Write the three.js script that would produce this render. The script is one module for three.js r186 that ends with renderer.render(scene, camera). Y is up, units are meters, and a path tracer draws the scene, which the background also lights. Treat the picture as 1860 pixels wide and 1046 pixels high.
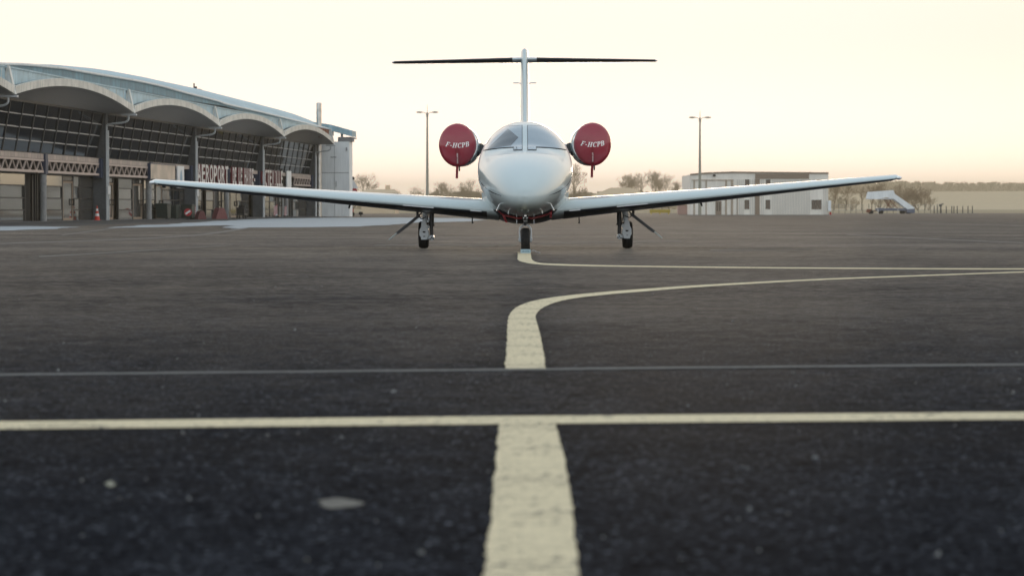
import * as THREE from 'three';
import { mergeGeometries, mergeVertices } from 'three/addons/utils/BufferGeometryUtils.js';
import { RoundedBoxGeometry } from 'three/addons/geometries/RoundedBoxGeometry.js';
import { TextGeometry } from 'three/addons/geometries/TextGeometry.js';
import { FontLoader } from 'three/addons/loaders/FontLoader.js';
import { ImprovedNoise } from 'three/addons/math/ImprovedNoise.js';

// ---------------------------------------------------------------- camera, sky, sun, exposure
const scene = new THREE.Scene();
const FPX = 4392, EYE = 0.77, PITCH = Math.atan((523 - 378.5) / FPX);
const camera = new THREE.PerspectiveCamera(2 * Math.atan(523 / FPX) * 180 / Math.PI, 1860 / 1046, 0.1, 6000);
camera.position.set(0, EYE, 0);
camera.rotation.x = -PITCH;
camera.focus = 42;
camera.userData.fStop = 4.0;
const renderer = new THREE.WebGLRenderer();
renderer.toneMapping = THREE.LinearToneMapping;
renderer.toneMappingExposure = 1.0;
renderer.shadowMap.enabled = true;

const V = (x, y, z) => new THREE.Vector3(x, y, z);
const clamp = (x, a, b) => Math.min(b, Math.max(a, x)), lerp = (a, b, t) => a + (b - a) * t;
const sstep = (a, b, x) => { const t = clamp((x - a) / (b - a), 0, 1); return t * t * (3 - 2 * t); };
const perlin = new ImprovedNoise();
const nz = (x, y = 0, z = 0) => perlin.noise(x, y, z);
const fbm = (x, y, z, o = 4) => { let s = 0, a = 0.5; for (let i = 0; i < o; i++) { s += a * nz(x, y, z + i * 7.3); x *= 2.03; y *= 2.03; a *= 0.5; } return s; };
function rng(seed) { let t = seed >>> 0; return () => { t = (t + 0x6d2b79f5) | 0; let r = Math.imul(t ^ (t >>> 15), 1 | t); r = (r + Math.imul(r ^ (r >>> 7), 61 | r)) ^ r; return ((r ^ (r >>> 14)) >>> 0) / 4294967296; }; }
const R = rng(7);

{ // hazy backlit dawn sky: cream towards the low sun ahead, peach to its right, cool blue overhead and behind
  const W = 512, H = 256, data = new Float32Array(W * H * 4), c = [0, 0, 0];
  const mix = (a, b, t) => a.map((v, i) => lerp(v, b[i], t));
  for (let j = 0; j < H; j++) for (let i = 0; i < W; i++) {
    const el = ((j + 0.5) / H - 0.5) * Math.PI, ph = ((i + 0.5) / W - 0.5) * 2 * Math.PI;
    const x = Math.cos(ph) * Math.cos(el), z = Math.sin(ph) * Math.cos(el), y = Math.sin(el);
    const az = Math.atan2(x, -z), e = Math.max(el, 0), fw = Math.cos(az);          // az 0 = straight ahead, right positive
    let front = mix([1.28, 1.12, 0.985], [1.14, 0.985, 0.75], sstep(0.05, 0.45, az) * (1 - 0.55 * sstep(0.02, 0.2, e)));
    front = mix(front, [1.04, 0.96, 0.86], sstep(-0.25, -0.9, az));
    front = mix(front.map((v, i) => v * (1 + [0.62, 0.53, 0.46][i] * (1 - sstep(0, 0.075, e)))), [0.74, 0.84, 0.92], sstep(0.12, 0.7, e));
    let back = mix([1.42, 1.49, 1.52], [0.78, 0.92, 1.03], sstep(0.05, 0.6, e));
    back = mix(back, [1.75, 1.5, 1.2], sstep(0.5, 1.1, az) * (1 - sstep(1.5, 2.3, az)) * (1 - 0.7 * sstep(0.15, 0.7, e)));
    let col = mix(back, front, sstep(-0.25, 0.85, fw));
    col = mix(col, [0.62, 0.75, 0.87], sstep(0.3, 1.0, e));
    for (let k = 0; k < 3; k++) data[(j * W + i) * 4 + k] = col[k];
    data[(j * W + i) * 4 + 3] = 1;
  }
  const t = new THREE.DataTexture(data, W, H, THREE.RGBAFormat, THREE.FloatType);
  t.mapping = THREE.EquirectangularReflectionMapping; t.magFilter = THREE.LinearFilter; t.needsUpdate = true;
  scene.background = t; scene.environment = t;
}
const SUN_AZ = 3 * Math.PI / 180, SUN_EL = 2.2 * Math.PI / 180;
const sun = new THREE.DirectionalLight(new THREE.Color(1, 0.80, 0.58), 0.5);
sun.position.set(Math.sin(SUN_AZ) * Math.cos(SUN_EL) * 300, Math.sin(SUN_EL) * 300, -Math.cos(SUN_AZ) * Math.cos(SUN_EL) * 300);
sun.castShadow = true; sun.shadow.radius = 20; sun.shadow.mapSize.set(4096, 4096);
Object.assign(sun.shadow.camera, { left: -120, right: 120, top: 60, bottom: -60, near: 1, far: 800 });
scene.add(sun);
scene.fog = new THREE.FogExp2(new THREE.Color(1.0, 0.81, 0.56), 0.00025);

// ---------------------------------------------------------------- helpers
// a pixel of the 1860 x 1046 photograph and a distance along -z, or the ground, give a point
function ray(x, y) {
  const d = V((x - 930) / FPX, -(y - 523) / FPX, -1);
  return d.applyAxisAngle(V(1, 0, 0), -PITCH);
}
function at(x, y, dist) { const r = ray(x, y); return V(0, EYE, 0).addScaledVector(r, -dist / r.z); }
function onGround(x, y) { const r = ray(x, y); return V(0, EYE, 0).addScaledVector(r, -EYE / r.y); }

const used = new Map();
function numbered(name) { const n = used.get(name) ?? 0; used.set(name, n + 1); return n ? `${name}_${String(n).padStart(3, '0')}` : name; }
function tag(o, label, category, group) { if (label) o.userData.label = label; if (category) o.userData.category = category; if (group) o.userData.group = group; return o; }
function thing(name, label, category, pos = [0, 0, 0], turn = 0, group) {
  const o = new THREE.Group(); o.name = numbered(name); o.position.set(...pos); o.rotation.y = turn; scene.add(o);
  return tag(o, label, category, group);
}
function mesh(name, geo, mat, parent = scene, label) {
  const m = new THREE.Mesh(geo, mat);
  m.name = parent === scene ? numbered(name) : name; m.castShadow = m.receiveShadow = true; parent.add(m);
  if (label) m.userData.label = label;
  return m;
}
function struct(name, geo, mat) { const m = mesh(name, geo, mat); m.userData.kind = 'structure'; return m; }
function merge(list) {
  const keepUv = list.every((g) => g.attributes.uv);
  return mergeGeometries(list.map((g) => {
    const n = g.index ? g.toNonIndexed() : g;
    const o = new THREE.BufferGeometry();
    o.setAttribute('position', n.attributes.position);
    if (!n.attributes.normal) n.computeVertexNormals();
    o.setAttribute('normal', n.attributes.normal);
    if (keepUv) o.setAttribute('uv', n.attributes.uv);
    return o;
  }));
}
const box = (w, h, d, x = 0, y = 0, z = 0) => new THREE.BoxGeometry(w, h, d).translate(x, y, z);
const rbox = (w, h, d, r, x = 0, y = 0, z = 0) => new RoundedBoxGeometry(w, h, d, 2, r).translate(x, y, z);
function orient(g, a, b) { // a geometry made along +y and centred, laid from a to b
  const dir = b.clone().sub(a), q = new THREE.Quaternion().setFromUnitVectors(V(0, 1, 0), dir.clone().normalize());
  return g.applyQuaternion(q).translate((a.x + b.x) / 2, (a.y + b.y) / 2, (a.z + b.z) / 2);
}
const rod = (a, b, r0, r1 = r0, n = 12) => orient(new THREE.CylinderGeometry(r1, r0, a.distanceTo(b), n, 1), a, b);
function bar(a, b, w, h) { // square bar between two points
  const dir = b.clone().sub(a), l = dir.length(); dir.normalize();
  const m = new THREE.Matrix4(), up = Math.abs(dir.y) > 0.95 ? V(1, 0, 0) : V(0, 1, 0), s = new THREE.Vector3().crossVectors(up, dir).normalize(), u = new THREE.Vector3().crossVectors(dir, s);
  m.makeBasis(s, u, dir); m.setPosition(a.clone().add(b).multiplyScalar(0.5));
  return new THREE.BoxGeometry(w, h, l).applyMatrix4(m);
}
const tube = (pts, r, seg = 24, n = 8) => new THREE.TubeGeometry(new THREE.CatmullRomCurve3(pts), seg, r, n);
const extrude = (pts, depth, bevel = 0, holes = []) => {
  const s = new THREE.Shape(pts.map((p) => new THREE.Vector2(...p)));
  for (const h of holes) s.holes.push(new THREE.Path(h.map((p) => new THREE.Vector2(...p))));
  return new THREE.ExtrudeGeometry(s, { depth, bevelEnabled: bevel > 0, bevelThickness: bevel, bevelSize: bevel, bevelSegments: 2, steps: 1 });
};
function grid(nu, nv, f, uvf) { // f(u, v) -> Vector3, u and v in 0..1
  const p = [], uv = [], idx = [];
  for (let j = 0; j <= nv; j++) for (let i = 0; i <= nu; i++) { const q = f(i / nu, j / nv); p.push(q.x, q.y, q.z); uv.push(...(uvf ? uvf(q, i / nu, j / nv) : [i / nu, j / nv])); }
  for (let j = 0; j < nv; j++) for (let i = 0; i < nu; i++) { const a = j * (nu + 1) + i, b = a + 1, c = a + nu + 1, d = c + 1; idx.push(a, b, d, a, d, c); }
  const g = new THREE.BufferGeometry();
  g.setAttribute('position', new THREE.Float32BufferAttribute(p, 3)); g.setAttribute('uv', new THREE.Float32BufferAttribute(uv, 2)); g.setIndex(idx); g.computeVertexNormals();
  return g;
}
function boxUV(g, s = 1) { // uv in metres from the face's main direction
  if (g.index) g = g.toNonIndexed();
  const p = g.attributes.position, n = g.attributes.normal, uv = [];
  for (let i = 0; i < p.count; i++) {
    const ax = Math.abs(n.getX(i)), ay = Math.abs(n.getY(i)), az = Math.abs(n.getZ(i));
    if (ay >= ax && ay >= az) uv.push(p.getX(i) * s, p.getZ(i) * s); else if (ax >= az) uv.push(p.getZ(i) * s, p.getY(i) * s); else uv.push(p.getX(i) * s, p.getY(i) * s);
  }
  g.setAttribute('uv', new THREE.Float32BufferAttribute(uv, 2));
  return g;
}
function mirrorX(g) {
  const m = g.clone().scale(-1, 1, 1), idx = m.index;
  if (idx) for (let i = 0; i < idx.count; i += 3) { const a = idx.getX(i); idx.setX(i, idx.getX(i + 1)); idx.setX(i + 1, a); }
  else { for (const k of Object.keys(m.attributes)) { const t = m.attributes[k], s = t.itemSize, arr = t.array; for (let i = 0; i < t.count; i += 3) for (let c = 0; c < s; c++) { const x = arr[i * s + c]; arr[i * s + c] = arr[(i + 1) * s + c]; arr[(i + 1) * s + c] = x; } } }
  if (idx) m.computeVertexNormals();
  return m;
}
// a tiling texture from a function of (x, y) in 0..1 giving sRGB or plain values 0..255
function tex(size, fn, srgb = true) {
  const d = new Uint8Array(size * size * 4);
  for (let y = 0; y < size; y++) for (let x = 0; x < size; x++) { const c = fn(x / size, y / size, x, y), o = (y * size + x) * 4; if (typeof c === 'number') d[o] = d[o + 1] = d[o + 2] = clamp(c, 0, 255); else for (let k = 0; k < 3; k++) d[o + k] = clamp(c[k], 0, 255); d[o + 3] = 255; }
  const t = new THREE.DataTexture(d, size, size, THREE.RGBAFormat);
  t.wrapS = t.wrapT = THREE.RepeatWrapping; t.magFilter = THREE.LinearFilter; t.minFilter = THREE.LinearMipmapLinearFilter; t.generateMipmaps = true; if (srgb) t.colorSpace = THREE.SRGBColorSpace; t.needsUpdate = true;
  return t;
}
const tileNoise = (x, y, f, z = 0) => { // noise that repeats after 1
  const a = nz(x * f, y * f, z), b = nz((x - 1) * f, y * f, z), c = nz(x * f, (y - 1) * f, z), d = nz((x - 1) * f, (y - 1) * f, z);
  return lerp(lerp(a, b, x), lerp(c, d, x), y);
};
const rep = (t, x, y = x) => { const c = t.clone(); c.repeat.set(x, y); c.needsUpdate = true; return c; };

// ---------------------------------------------------------------- materials
const lin = (r, g, b) => new THREE.Color().setRGB(r, g, b);
const std = (r, g, b, rough = 0.8, o = {}) => new THREE.MeshStandardMaterial({ color: lin(r, g, b), roughness: rough, ...o });
const phys = (r, g, b, rough, o = {}) => new THREE.MeshPhysicalMaterial({ color: lin(r, g, b), roughness: rough, ...o });
const rA = rng(11);
const asphaltTex = (() => { // one tile is 2.4 m: pale and dark stones in a dark binder
  const S = 1024, h = new Float32Array(S * S).fill(0), col = new Float32Array(S * S).fill(1);
  for (let k = 0; k < 42000; k++) {
    const cx = rA() * S, cy = rA() * S, r = 1.2 + rA() * rA() * 3.8, v = rA() < 0.10 ? 1.6 + rA() * 1.6 : 0.3 + rA() * 0.95, hh = 0.4 + rA() * 0.6;
    for (let y = -5; y <= 5; y++) for (let x = -5; x <= 5; x++) {
      const q = Math.hypot(x, y) / r; if (q > 1) continue;
      const i = ((Math.floor(cy) + y + S) % S) * S + ((Math.floor(cx) + x + S) % S);
      const b = hh * Math.sqrt(1 - q * q); if (b > h[i]) { h[i] = b; col[i] = v; }
    }
  }
  const map = tex(S, (u, v, x, y) => { const c = col[y * S + x] * (1 + 0.4 * tileNoise(u, v, 9) + 0.5 * tileNoise(u, v, 34, 3) + 0.9 * tileNoise(u, v, 95, 6)), b = 104 * Math.pow(Math.max(c, 0.05), 0.85); return [b, b * 1.0, b * 1.03]; });
  const bump = tex(S, (u, v, x, y) => h[y * S + x] * 200 + 25, false);
  return { map, bump };
})();
const dustTex = tex(1024, (u, v) => { const b = 212 + 62 * tileNoise(u, v, 5, 21) + 40 * tileNoise(u, v, 18, 22) + 60 * tileNoise(u, v, 60, 23) + 110 * tileNoise(u, v, 240, 24); return [b, b, b]; });
const grime = tex(512, (u, v) => 232 + 44 * tileNoise(u, v, 6) + 30 * tileNoise(u, v, 23, 5) + 26 * tileNoise(u, v, 70, 9));
const streaks = tex(512, (u, v) => { const s = tileNoise(u, v * 0.12 % 1, 24, 2), s2 = tileNoise(u, v, 5, 8), s3 = tileNoise(u, v, 60, 4), b = 232 + 50 * s + 36 * s2 + 16 * s3; return [b - 2 + 6 * s, b, b]; });
const streaksPale = tex(256, (u, v) => 246 + 18 * tileNoise(u, v, 5, 2) + 16 * tileNoise(u, v * 0.2 % 1, 30, 4));
const wear = tex(1024, (u, v) => { const a = tileNoise(u, v, 40, 1) + 0.7 * tileNoise(u, v, 130, 2) + 0.6 * tileNoise(u, v, 7, 3) + 0.4 * tileNoise(u, v, 260, 8); const k = 240 + 24 * tileNoise(u, v, 20, 7) + 95 * tileNoise(u, v, 150, 6) + 40 * tileNoise(u, v, 60, 5), t = clamp((a - 0.29) / 0.3, 0, 1); return [lerp(k, 92, t), lerp(k, 94, t), lerp(k, 104, t)]; });
const fabricBump = tex(256, (u, v) => 128 + 60 * tileNoise(u, v, 5, 1) + 25 * tileNoise(u, v, 12, 4), false);
const M = {
  apron: phys(0.136, 0.144, 0.162, 0.5, { specularIntensity: 0.0001, sheen: 1.0, sheenColor: lin(0.98, 0.94, 0.89), sheenRoughness: 0.145, sheenColorMap: rep(dustTex, 1 / 24), map: rep(asphaltTex.map, 1 / 2.4), bumpMap: rep(asphaltTex.bump, 1 / 2.4), bumpScale: 0.0005, vertexColors: true }),
  forecourt: std(0.020, 0.022, 0.025, 0.92, { map: rep(grime, 0.1) }),
  yellow: std(0.70, 0.59, 0.38, 0.85, { map: rep(wear, 0.6), bumpMap: rep(asphaltTex.bump, 1 / 2.4), bumpScale: 0.0015 }),
  oldLine: std(0.13, 0.125, 0.115, 0.9, { map: rep(wear, 0.6) }),
  crackSeal: std(0.095, 0.10, 0.10, 0.9, { map: rep(wear, 0.8) }),
  palePatch: std(0.36, 0.395, 0.42, 0.8, { map: rep(grime, 0.05) }),  // even bluish-white tone of the pale patches on the far apron
  grass: std(0.30, 0.24, 0.14, 1, { map: rep(grime, 0.03) }),
  hill: std(0.54, 0.43, 0.28, 1, { map: rep(grime, 0.02) }),
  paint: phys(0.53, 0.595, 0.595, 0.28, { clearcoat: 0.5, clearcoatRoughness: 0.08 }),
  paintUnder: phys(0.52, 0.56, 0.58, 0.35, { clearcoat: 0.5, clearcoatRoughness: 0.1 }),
  stripe: phys(0.012, 0.02, 0.04, 0.25, { clearcoat: 0.6 }),
  boot: std(0.014, 0.014, 0.016, 0.5),
  rubber: std(0.006, 0.006, 0.007, 0.8),
  seal: std(0.02, 0.022, 0.025, 0.5),
  glassWind: phys(0.25, 0.30, 0.34, 0.06, { clearcoat: 1, clearcoatRoughness: 0.02, specularIntensity: 1 }),
  glassDark: phys(0.035, 0.042, 0.05, 0.08, { clearcoat: 1, clearcoatRoughness: 0.02 }),
  chrome: std(0.75, 0.75, 0.74, 0.16, { metalness: 1 }),
  steel: std(0.55, 0.56, 0.57, 0.38, { metalness: 1 }),
  gearPaint: phys(0.58, 0.61, 0.63, 0.35, { clearcoat: 0.3 }),
  gearDark: std(0.035, 0.037, 0.042, 0.4, { metalness: 0.3 }),
  red: phys(0.26, 0.014, 0.024, 0.42, { sheen: 0.2, sheenColor: lin(0.4, 0.1, 0.1), bumpMap: rep(fabricBump, 1), bumpScale: 0.006 }),
  redRibbon: std(0.22, 0.012, 0.02, 0.6),
  lens: phys(0.85, 0.87, 0.88, 0.05, { clearcoat: 1 }),
  concrete: std(0.10, 0.108, 0.118, 0.9, { map: rep(grime, 0.25) }),
  concreteLight: std(0.3, 0.3, 0.3, 0.9, { map: rep(grime, 0.25) }),
  undersideDark: phys(0.022, 0.026, 0.036, 0.3, { clearcoat: 0.4, clearcoatRoughness: 0.15 }),  // near-black navy tone for the strips laid under wings and belly
  doorDark: std(0.05, 0.055, 0.065, 0.5),
  blue: std(0.10, 0.26, 0.345, 0.5, { map: rep(streaks, 0.12, 0.3) }),
  roof: std(0.36, 0.53, 0.60, 0.5, { map: rep(streaks, 0.1, 0.1) }),
  canopySheet: std(0.45, 0.62, 0.70, 0.5, { map: rep(streaks, 0.3, 0.3) }),
  canopyEdge: std(0.74, 0.70, 0.63, 0.6, { map: rep(streaks, 0.3, 0.3) }),
  soffit: std(0.44, 0.42, 0.40, 0.55),
  trim: std(0.80, 0.80, 0.78, 0.5, { map: rep(streaks, 0.3, 0.3) }),
  pipe: std(0.5, 0.52, 0.53, 0.45),
  mullion: std(0.012, 0.013, 0.016, 0.5),
  transom: std(0.28, 0.28, 0.28, 0.45),
  paneDark: phys(0.006, 0.012, 0.02, 0.05, { ior: 1.5, specularIntensity: 0.5 }),
  paneDoor: phys(0.26, 0.25, 0.235, 0.05, { metalness: 0.8 }),
  truss: std(0.46, 0.37, 0.33, 0.5),
  beam: std(0.52, 0.42, 0.37, 0.6, { map: rep(streaks, 0.4, 0.4) }),
  navy: std(0.02, 0.035, 0.075, 0.5),
  dark: std(0.012, 0.012, 0.015, 0.9),
  whitePanel: std(0.90, 0.91, 0.90, 0.6, { map: rep(streaksPale, 0.25, 0.12) }),  cladding: std(0.92, 0.85, 0.75, 0.6, { map: rep(streaksPale, 0.2, 0.1) }),
  rib: std(0.66, 0.615, 0.55, 0.6),  // darker than the cladding: the shadow of the joints put into the colour
  brown: std(0.28, 0.21, 0.155, 0.7),
  paneBrown: phys(0.14, 0.105, 0.08, 0.15),
  rust: std(0.26, 0.10, 0.06, 0.8, { map: rep(streaks, 0.6, 0.6) }),
  flue: std(0.66, 0.62, 0.58, 0.3, { metalness: 0.85, map: rep(streaks, 0.5, 0.5) }),
  orange: std(0.55, 0.035, 0.02, 0.55), white: std(0.74, 0.74, 0.74, 0.55), red2: std(0.42, 0.02, 0.03, 0.55),
  letterRed: std(0.16, 0.012, 0.025, 0.5), letterWhite: std(0.58, 0.54, 0.52, 0.5),
  bin: std(0.014, 0.028, 0.026, 0.55), barrier: std(0.15, 0.045, 0.05, 0.6),
  lampGrey: std(0.32, 0.30, 0.24, 0.5), bark: std(0.17, 0.12, 0.08, 0.95), twig: std(0.26, 0.18, 0.11, 0.95), twigPale: std(0.30, 0.21, 0.13, 0.95), forest: std(0.32, 0.25, 0.16, 1),
  tanWall: std(0.66, 0.51, 0.35, 0.9), tanRoof: std(0.55, 0.41, 0.27, 0.9), stairBlue: std(0.12, 0.135, 0.18, 0.5), yellowPaint: std(0.5, 0.36, 0.06, 0.6), chock: std(0.36, 0.48, 0.52, 0.6), fencePost: std(0.10, 0.09, 0.08, 0.9), pebble: std(0.17, 0.17, 0.165, 0.9), pink: std(0.5, 0.32, 0.27, 0.8),
};

// ---------------------------------------------------------------- ground, apron, hills, markings
struct('ground', new THREE.PlaneGeometry(7000, 5200, 1, 1).rotateX(-Math.PI / 2).translate(900, -0.02, -2500), M.grass);
{ // the asphalt apron: rows grow longer with distance; patches of older, browner and greyer asphalt in its vertex colours
  const zs = []; for (let z = 12; z > -396;) { zs.push(z); z -= Math.max(0.35, (12 - z) * 0.012); } zs.push(-396);
  const NX = 150, p = [], uv = [], col = [], idx = [];
  for (const z of zs) for (let i = 0; i <= NX; i++) {
    const t = i / NX * 2 - 1, x = 220 * Math.sign(t) * Math.pow(Math.abs(t), 2.2) + 20 * t;
    p.push(x, 0, z); uv.push(x, z);
    let k = 1 + 0.5 * fbm(x * 0.12, z * 0.05, 3.1, 4) + 0.35 * fbm(x * 0.9, z * 0.7, 9.1, 3);
    const streak = fbm(x * 0.02, z * 0.16, 21.5, 4); k *= 1 + 0.55 * streak;
    const warm = 0.06 * fbm(x * 0.05, z * 0.09, 33, 3);
    k = clamp(k, 0.55, 1.7);
    col.push(k * (1 + warm), k, k * (1 - warm));
  }
  for (let j = 0; j < zs.length - 1; j++) for (let i = 0; i < NX; i++) { const a = j * (NX + 1) + i, b = a + 1, c = a + NX + 1, d = c + 1; idx.push(a, b, d, a, d, c); }
  const g = new THREE.BufferGeometry();
  g.setAttribute('position', new THREE.Float32BufferAttribute(p, 3)); g.setAttribute('uv', new THREE.Float32BufferAttribute(uv, 2)); g.setAttribute('color', new THREE.Float32BufferAttribute(col, 3)); g.setIndex(idx); g.computeVertexNormals();
  struct('apron', g, M.apron);
}
struct('hill', grid(60, 24, (u, v) => { const x = lerp(150, 4000, u), z = -lerp(800, 4900, v); return V(x, -0.4 + 27 * sstep(0, 0.75, v) * sstep(300, 580, x) * (1 - 0.8 * sstep(1000, 1400, x)) + 1.5 * fbm(x * 0.003, z * 0.003, 5), z); }, (q) => [q.x, q.z]), M.hill);

function faceUp(g) { // a flat sheet turned to face the sky
  const p = g.attributes.position, id = g.index, n = g.attributes.normal, a = V(0, 0, 0), b = V(0, 0, 0), c = V(0, 0, 0);
  for (let i = 0; i < id.count; i += 3) { a.fromBufferAttribute(p, id.getX(i)); b.fromBufferAttribute(p, id.getX(i + 1)).sub(a); c.fromBufferAttribute(p, id.getX(i + 2)).sub(a); if (b.cross(c).y < 0) { const k = id.getX(i); id.setX(i, id.getX(i + 1)); id.setX(i + 1, k); } }
  for (let i = 0; i < n.count; i++) n.setXYZ(i, 0, 1, 0);
  return g;
}
function sheet(pts, h) { // a flat sheet on the ground with outline pts (Vector3), triangulated
  const c = pts.map((q) => new THREE.Vector2(q.x, q.z)), tri = THREE.ShapeUtils.triangulateShape(c, []), p = [], uv = [], idx = [];
  for (const q of c) { p.push(q.x, h, q.y); uv.push(q.x, q.y); }
  for (const t of tri) idx.push(...t);
  const g = new THREE.BufferGeometry(); g.setAttribute('position', new THREE.Float32BufferAttribute(p, 3)); g.setAttribute('uv', new THREE.Float32BufferAttribute(uv, 2)); g.setIndex(idx); g.computeVertexNormals();
  return faceUp(g);
}
function rough(pts, step, amp, seed, closed = true) { // outline resampled with a worn, wandering edge
  const out = [], n = pts.length, m = closed ? n : n - 1;
  for (let i = 0; i < m; i++) {
    const a = pts[i], b = pts[(i + 1) % n], l = a.distanceTo(b), k = clamp(Math.ceil(l / step), 1, 160), dx = (b.x - a.x) / l, dz = (b.z - a.z) / l;
    for (let j = 0; j < k; j++) { const q = a.clone().lerp(b, j / k), w = amp * (1.2 * nz(q.x / step * 0.31 + seed, q.z / step * 0.31, seed) + 0.8 * nz(q.x / step * 1.3, q.z / step * 1.3 + seed, 3)); out.push(V(q.x - dz * w, 0, q.z + dx * w)); }
  }
  return out;
}
const smoothPx = (pts, k = 6) => { const c = new THREE.CatmullRomCurve3(pts.map((p) => onGround(...p)), false, 'centripetal'); return c.getPoints(pts.length * k); };
function ribbon(name, left, right, mat, h, amp = 0.006, label) { // a painted line between two edges given in pixels
  const a = smoothPx(left), b = smoothPx(right);
  const n = Math.max(a.length, b.length) * 4, ca = new THREE.CatmullRomCurve3(a), cb = new THREE.CatmullRomCurve3(b);
  const g = grid(2, n, (u, v) => { const p = ca.getPoint(v), q = cb.getPoint(v), w = u === 0.5 ? 0 : (u < 0.5 ? 1 : -1) * amp * (nz(p.x * 3.3, p.z * 3.3, u * 7) + 0.7 * nz(p.x * 17, p.z * 17, u * 5) + 0.9 * nz(p.x * 61, p.z * 61, u * 3)); const r = p.lerp(q, u); return V(r.x + w, h, r.z + w * 0.4); }, (q) => [q.x, q.z]);
  faceUp(g);
  const m = struct(name, g, mat); if (label) m.userData.label = label; return m;
}
struct('forecourt', sheet(rough([[-900, 421], [-250, 415.5], [100, 410.5], [330, 404], [500, 398], [640, 393.5], [640, 390.6], [500, 391.6], [300, 394], [100, 397.5], [-300, 404]].map((p) => onGround(...p)), 1.5, 0.12, 3), 0.004), M.forecourt);
ribbon('centre_line', [[866, 1500], [880, 1046], [896, 900], [904, 800], [907, 771.6]], [[1090, 1500], [1051, 1046], [1036, 900], [1022, 820], [1010, 771.2]], M.yellow, 0.003, 0.006, 'wide worn yellow taxi line running into the foreground');
ribbon('curved_taxi_line', [[917, 670], [920.5, 625], [923, 580], [928, 568], [941, 557], [963, 548.5], [1000, 541], [1060, 534], [1150, 526.4], [1300, 516.4], [1500, 506.4], [1700, 499], [1860, 493.5], [2200, 484.5]], [[991, 670], [986, 632], [977, 592], [973, 577], [977, 567], [990, 557.5], [1010, 549.5], [1042, 542.5], [1095, 536.2], [1172, 529.6], [1310, 519.2], [1500, 508.8], [1700, 501], [1860, 495.3], [2200, 486]], M.yellow, 0.003, 0.006, 'yellow taxi line bending away to the right');
ribbon('nose_wheel_line', [[940, 458], [940.5, 466], [941, 472.5], [950, 476.4], [968, 479.6], [1000, 482], [1085, 484.2], [1300, 487], [1600, 489.2], [1860, 490], [2300, 490.5]], [[964, 458], [965, 466], [967, 472], [975, 476.4], [990, 478.6], [1020, 479.9], [1090, 481.9], [1300, 484.8], [1600, 487.1], [1860, 488], [2300, 488.7]], M.yellow, 0.004, 0.01, 'yellow line from the nose wheel curving right');
ribbon('cross_line', [[-500, 771], [0, 766.5], [480, 761.5], [958, 756.5], [1400, 753], [1860, 749.5], [2400, 746]], [[-500, 787], [0, 781], [480, 776], [958, 771], [1400, 767], [1860, 763], [2400, 759]], M.yellow, 0.003, 0.005, 'yellow line crossing the apron in the foreground');
ribbon('joint_seal', [[-500, 684], [0, 679.5], [500, 674.5], [925, 670.2], [1400, 665.5], [1860, 661], [2400, 656]], [[-500, 688], [0, 683.2], [500, 677.9], [925, 673.6], [1400, 668.6], [1860, 664.5], [2400, 659]], M.crackSeal, 0.003, 0.02, 'thin pale sealed joint across the asphalt');
const oldLines = [
  [[[70, 467.4], [240, 457.6], [420, 446]], [[70, 465.8], [240, 456.4], [420, 445.2]]],
  [[[-300, 453], [0, 443.4], [200, 436.6], [330, 430], [420, 420], [452, 414]], [[-300, 451.3], [0, 442], [200, 435.4], [330, 428.6], [410, 419], [440, 414]]],
  [[[110, 428], [170, 420], [235, 411.5]], [[112, 426.4], [168, 419], [225, 411.5]]],
  [[[680, 446.3], [820, 445.4], [940, 445]], [[680, 445.3], [820, 444.4], [940, 444]]],
  [[[975, 443.6], [1100, 440.8], [1240, 439]], [[975, 442.6], [1100, 440, ], [1240, 438.2]]],
  [[[1290, 455.6], [1400, 454.4], [1485, 453]], [[1290, 454.2], [1400, 453.4], [1485, 452.2]]],
  [[[1320, 451.4], [1400, 450.8], [1440, 450.4]], [[1320, 450.2], [1400, 449.9], [1440, 449.6]]],
  [[[1540, 427], [1700, 435], [1860, 442]], [[1540, 426], [1700, 433.8], [1860, 440.8]]],
  [[[1640, 404.6], [1760, 408], [1900, 411.5]], [[1640, 404], [1760, 407.3], [1900, 410.6]]],
  [[[700, 436], [900, 432], [1040, 428]], [[700, 435.4], [900, 431.4], [1040, 427.5]]],
];
for (const [a, b] of oldLines) ribbon('faded_line', a, b, M.oldLine, 0.005, 0.02, 'faded pale line on the apron');
struct('old_line_dash', sheet(rough([[850, 449.6], [898, 448.2], [900, 446.8], [848, 447.6]].map((p) => onGround(...p)), 0.06, 0.03, 5), 0.005), M.oldLine);
struct('old_line_dash', sheet(rough([[906, 448.6], [936, 447.6], [936, 446], [906, 446.6]].map((p) => onGround(...p)), 0.06, 0.03, 8), 0.005), M.oldLine);
struct('pale_patch', sheet(rough([[196, 414], [240, 410.6], [330, 405.6], [400, 401.2], [480, 397.4], [590, 395.6], [720, 395.2], [840, 396.4], [880, 399.4], [842, 402.6], [756, 404.4], [716, 408.4], [640, 411.8], [560, 413], [452, 413.4], [438, 415.8], [400, 413.2], [420, 409.4], [330, 411.6], [260, 413]].map((p) => onGround(...p)), 1.6, 0.5, 11), 0.008), M.palePatch);
struct('pale_patch', sheet(rough([[-300, 413.6], [-60, 411.8], [50, 411], [140, 412.4], [90, 416], [20, 418.6], [-60, 420.4], [-300, 424]].map((p) => onGround(...p)), 1.2, 0.35, 17), 0.008), M.palePatch);
struct('paint_scrap', sheet(rough([[578, 910], [612, 906], [650, 911], [664, 916], [640, 922], [600, 926], [585, 920]].map((p) => onGround(...p)), 0.012, 0.008, 4), 0.003), std(0.125, 0.12, 0.105, 0.9, { map: rep(wear, 2) }));
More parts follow.
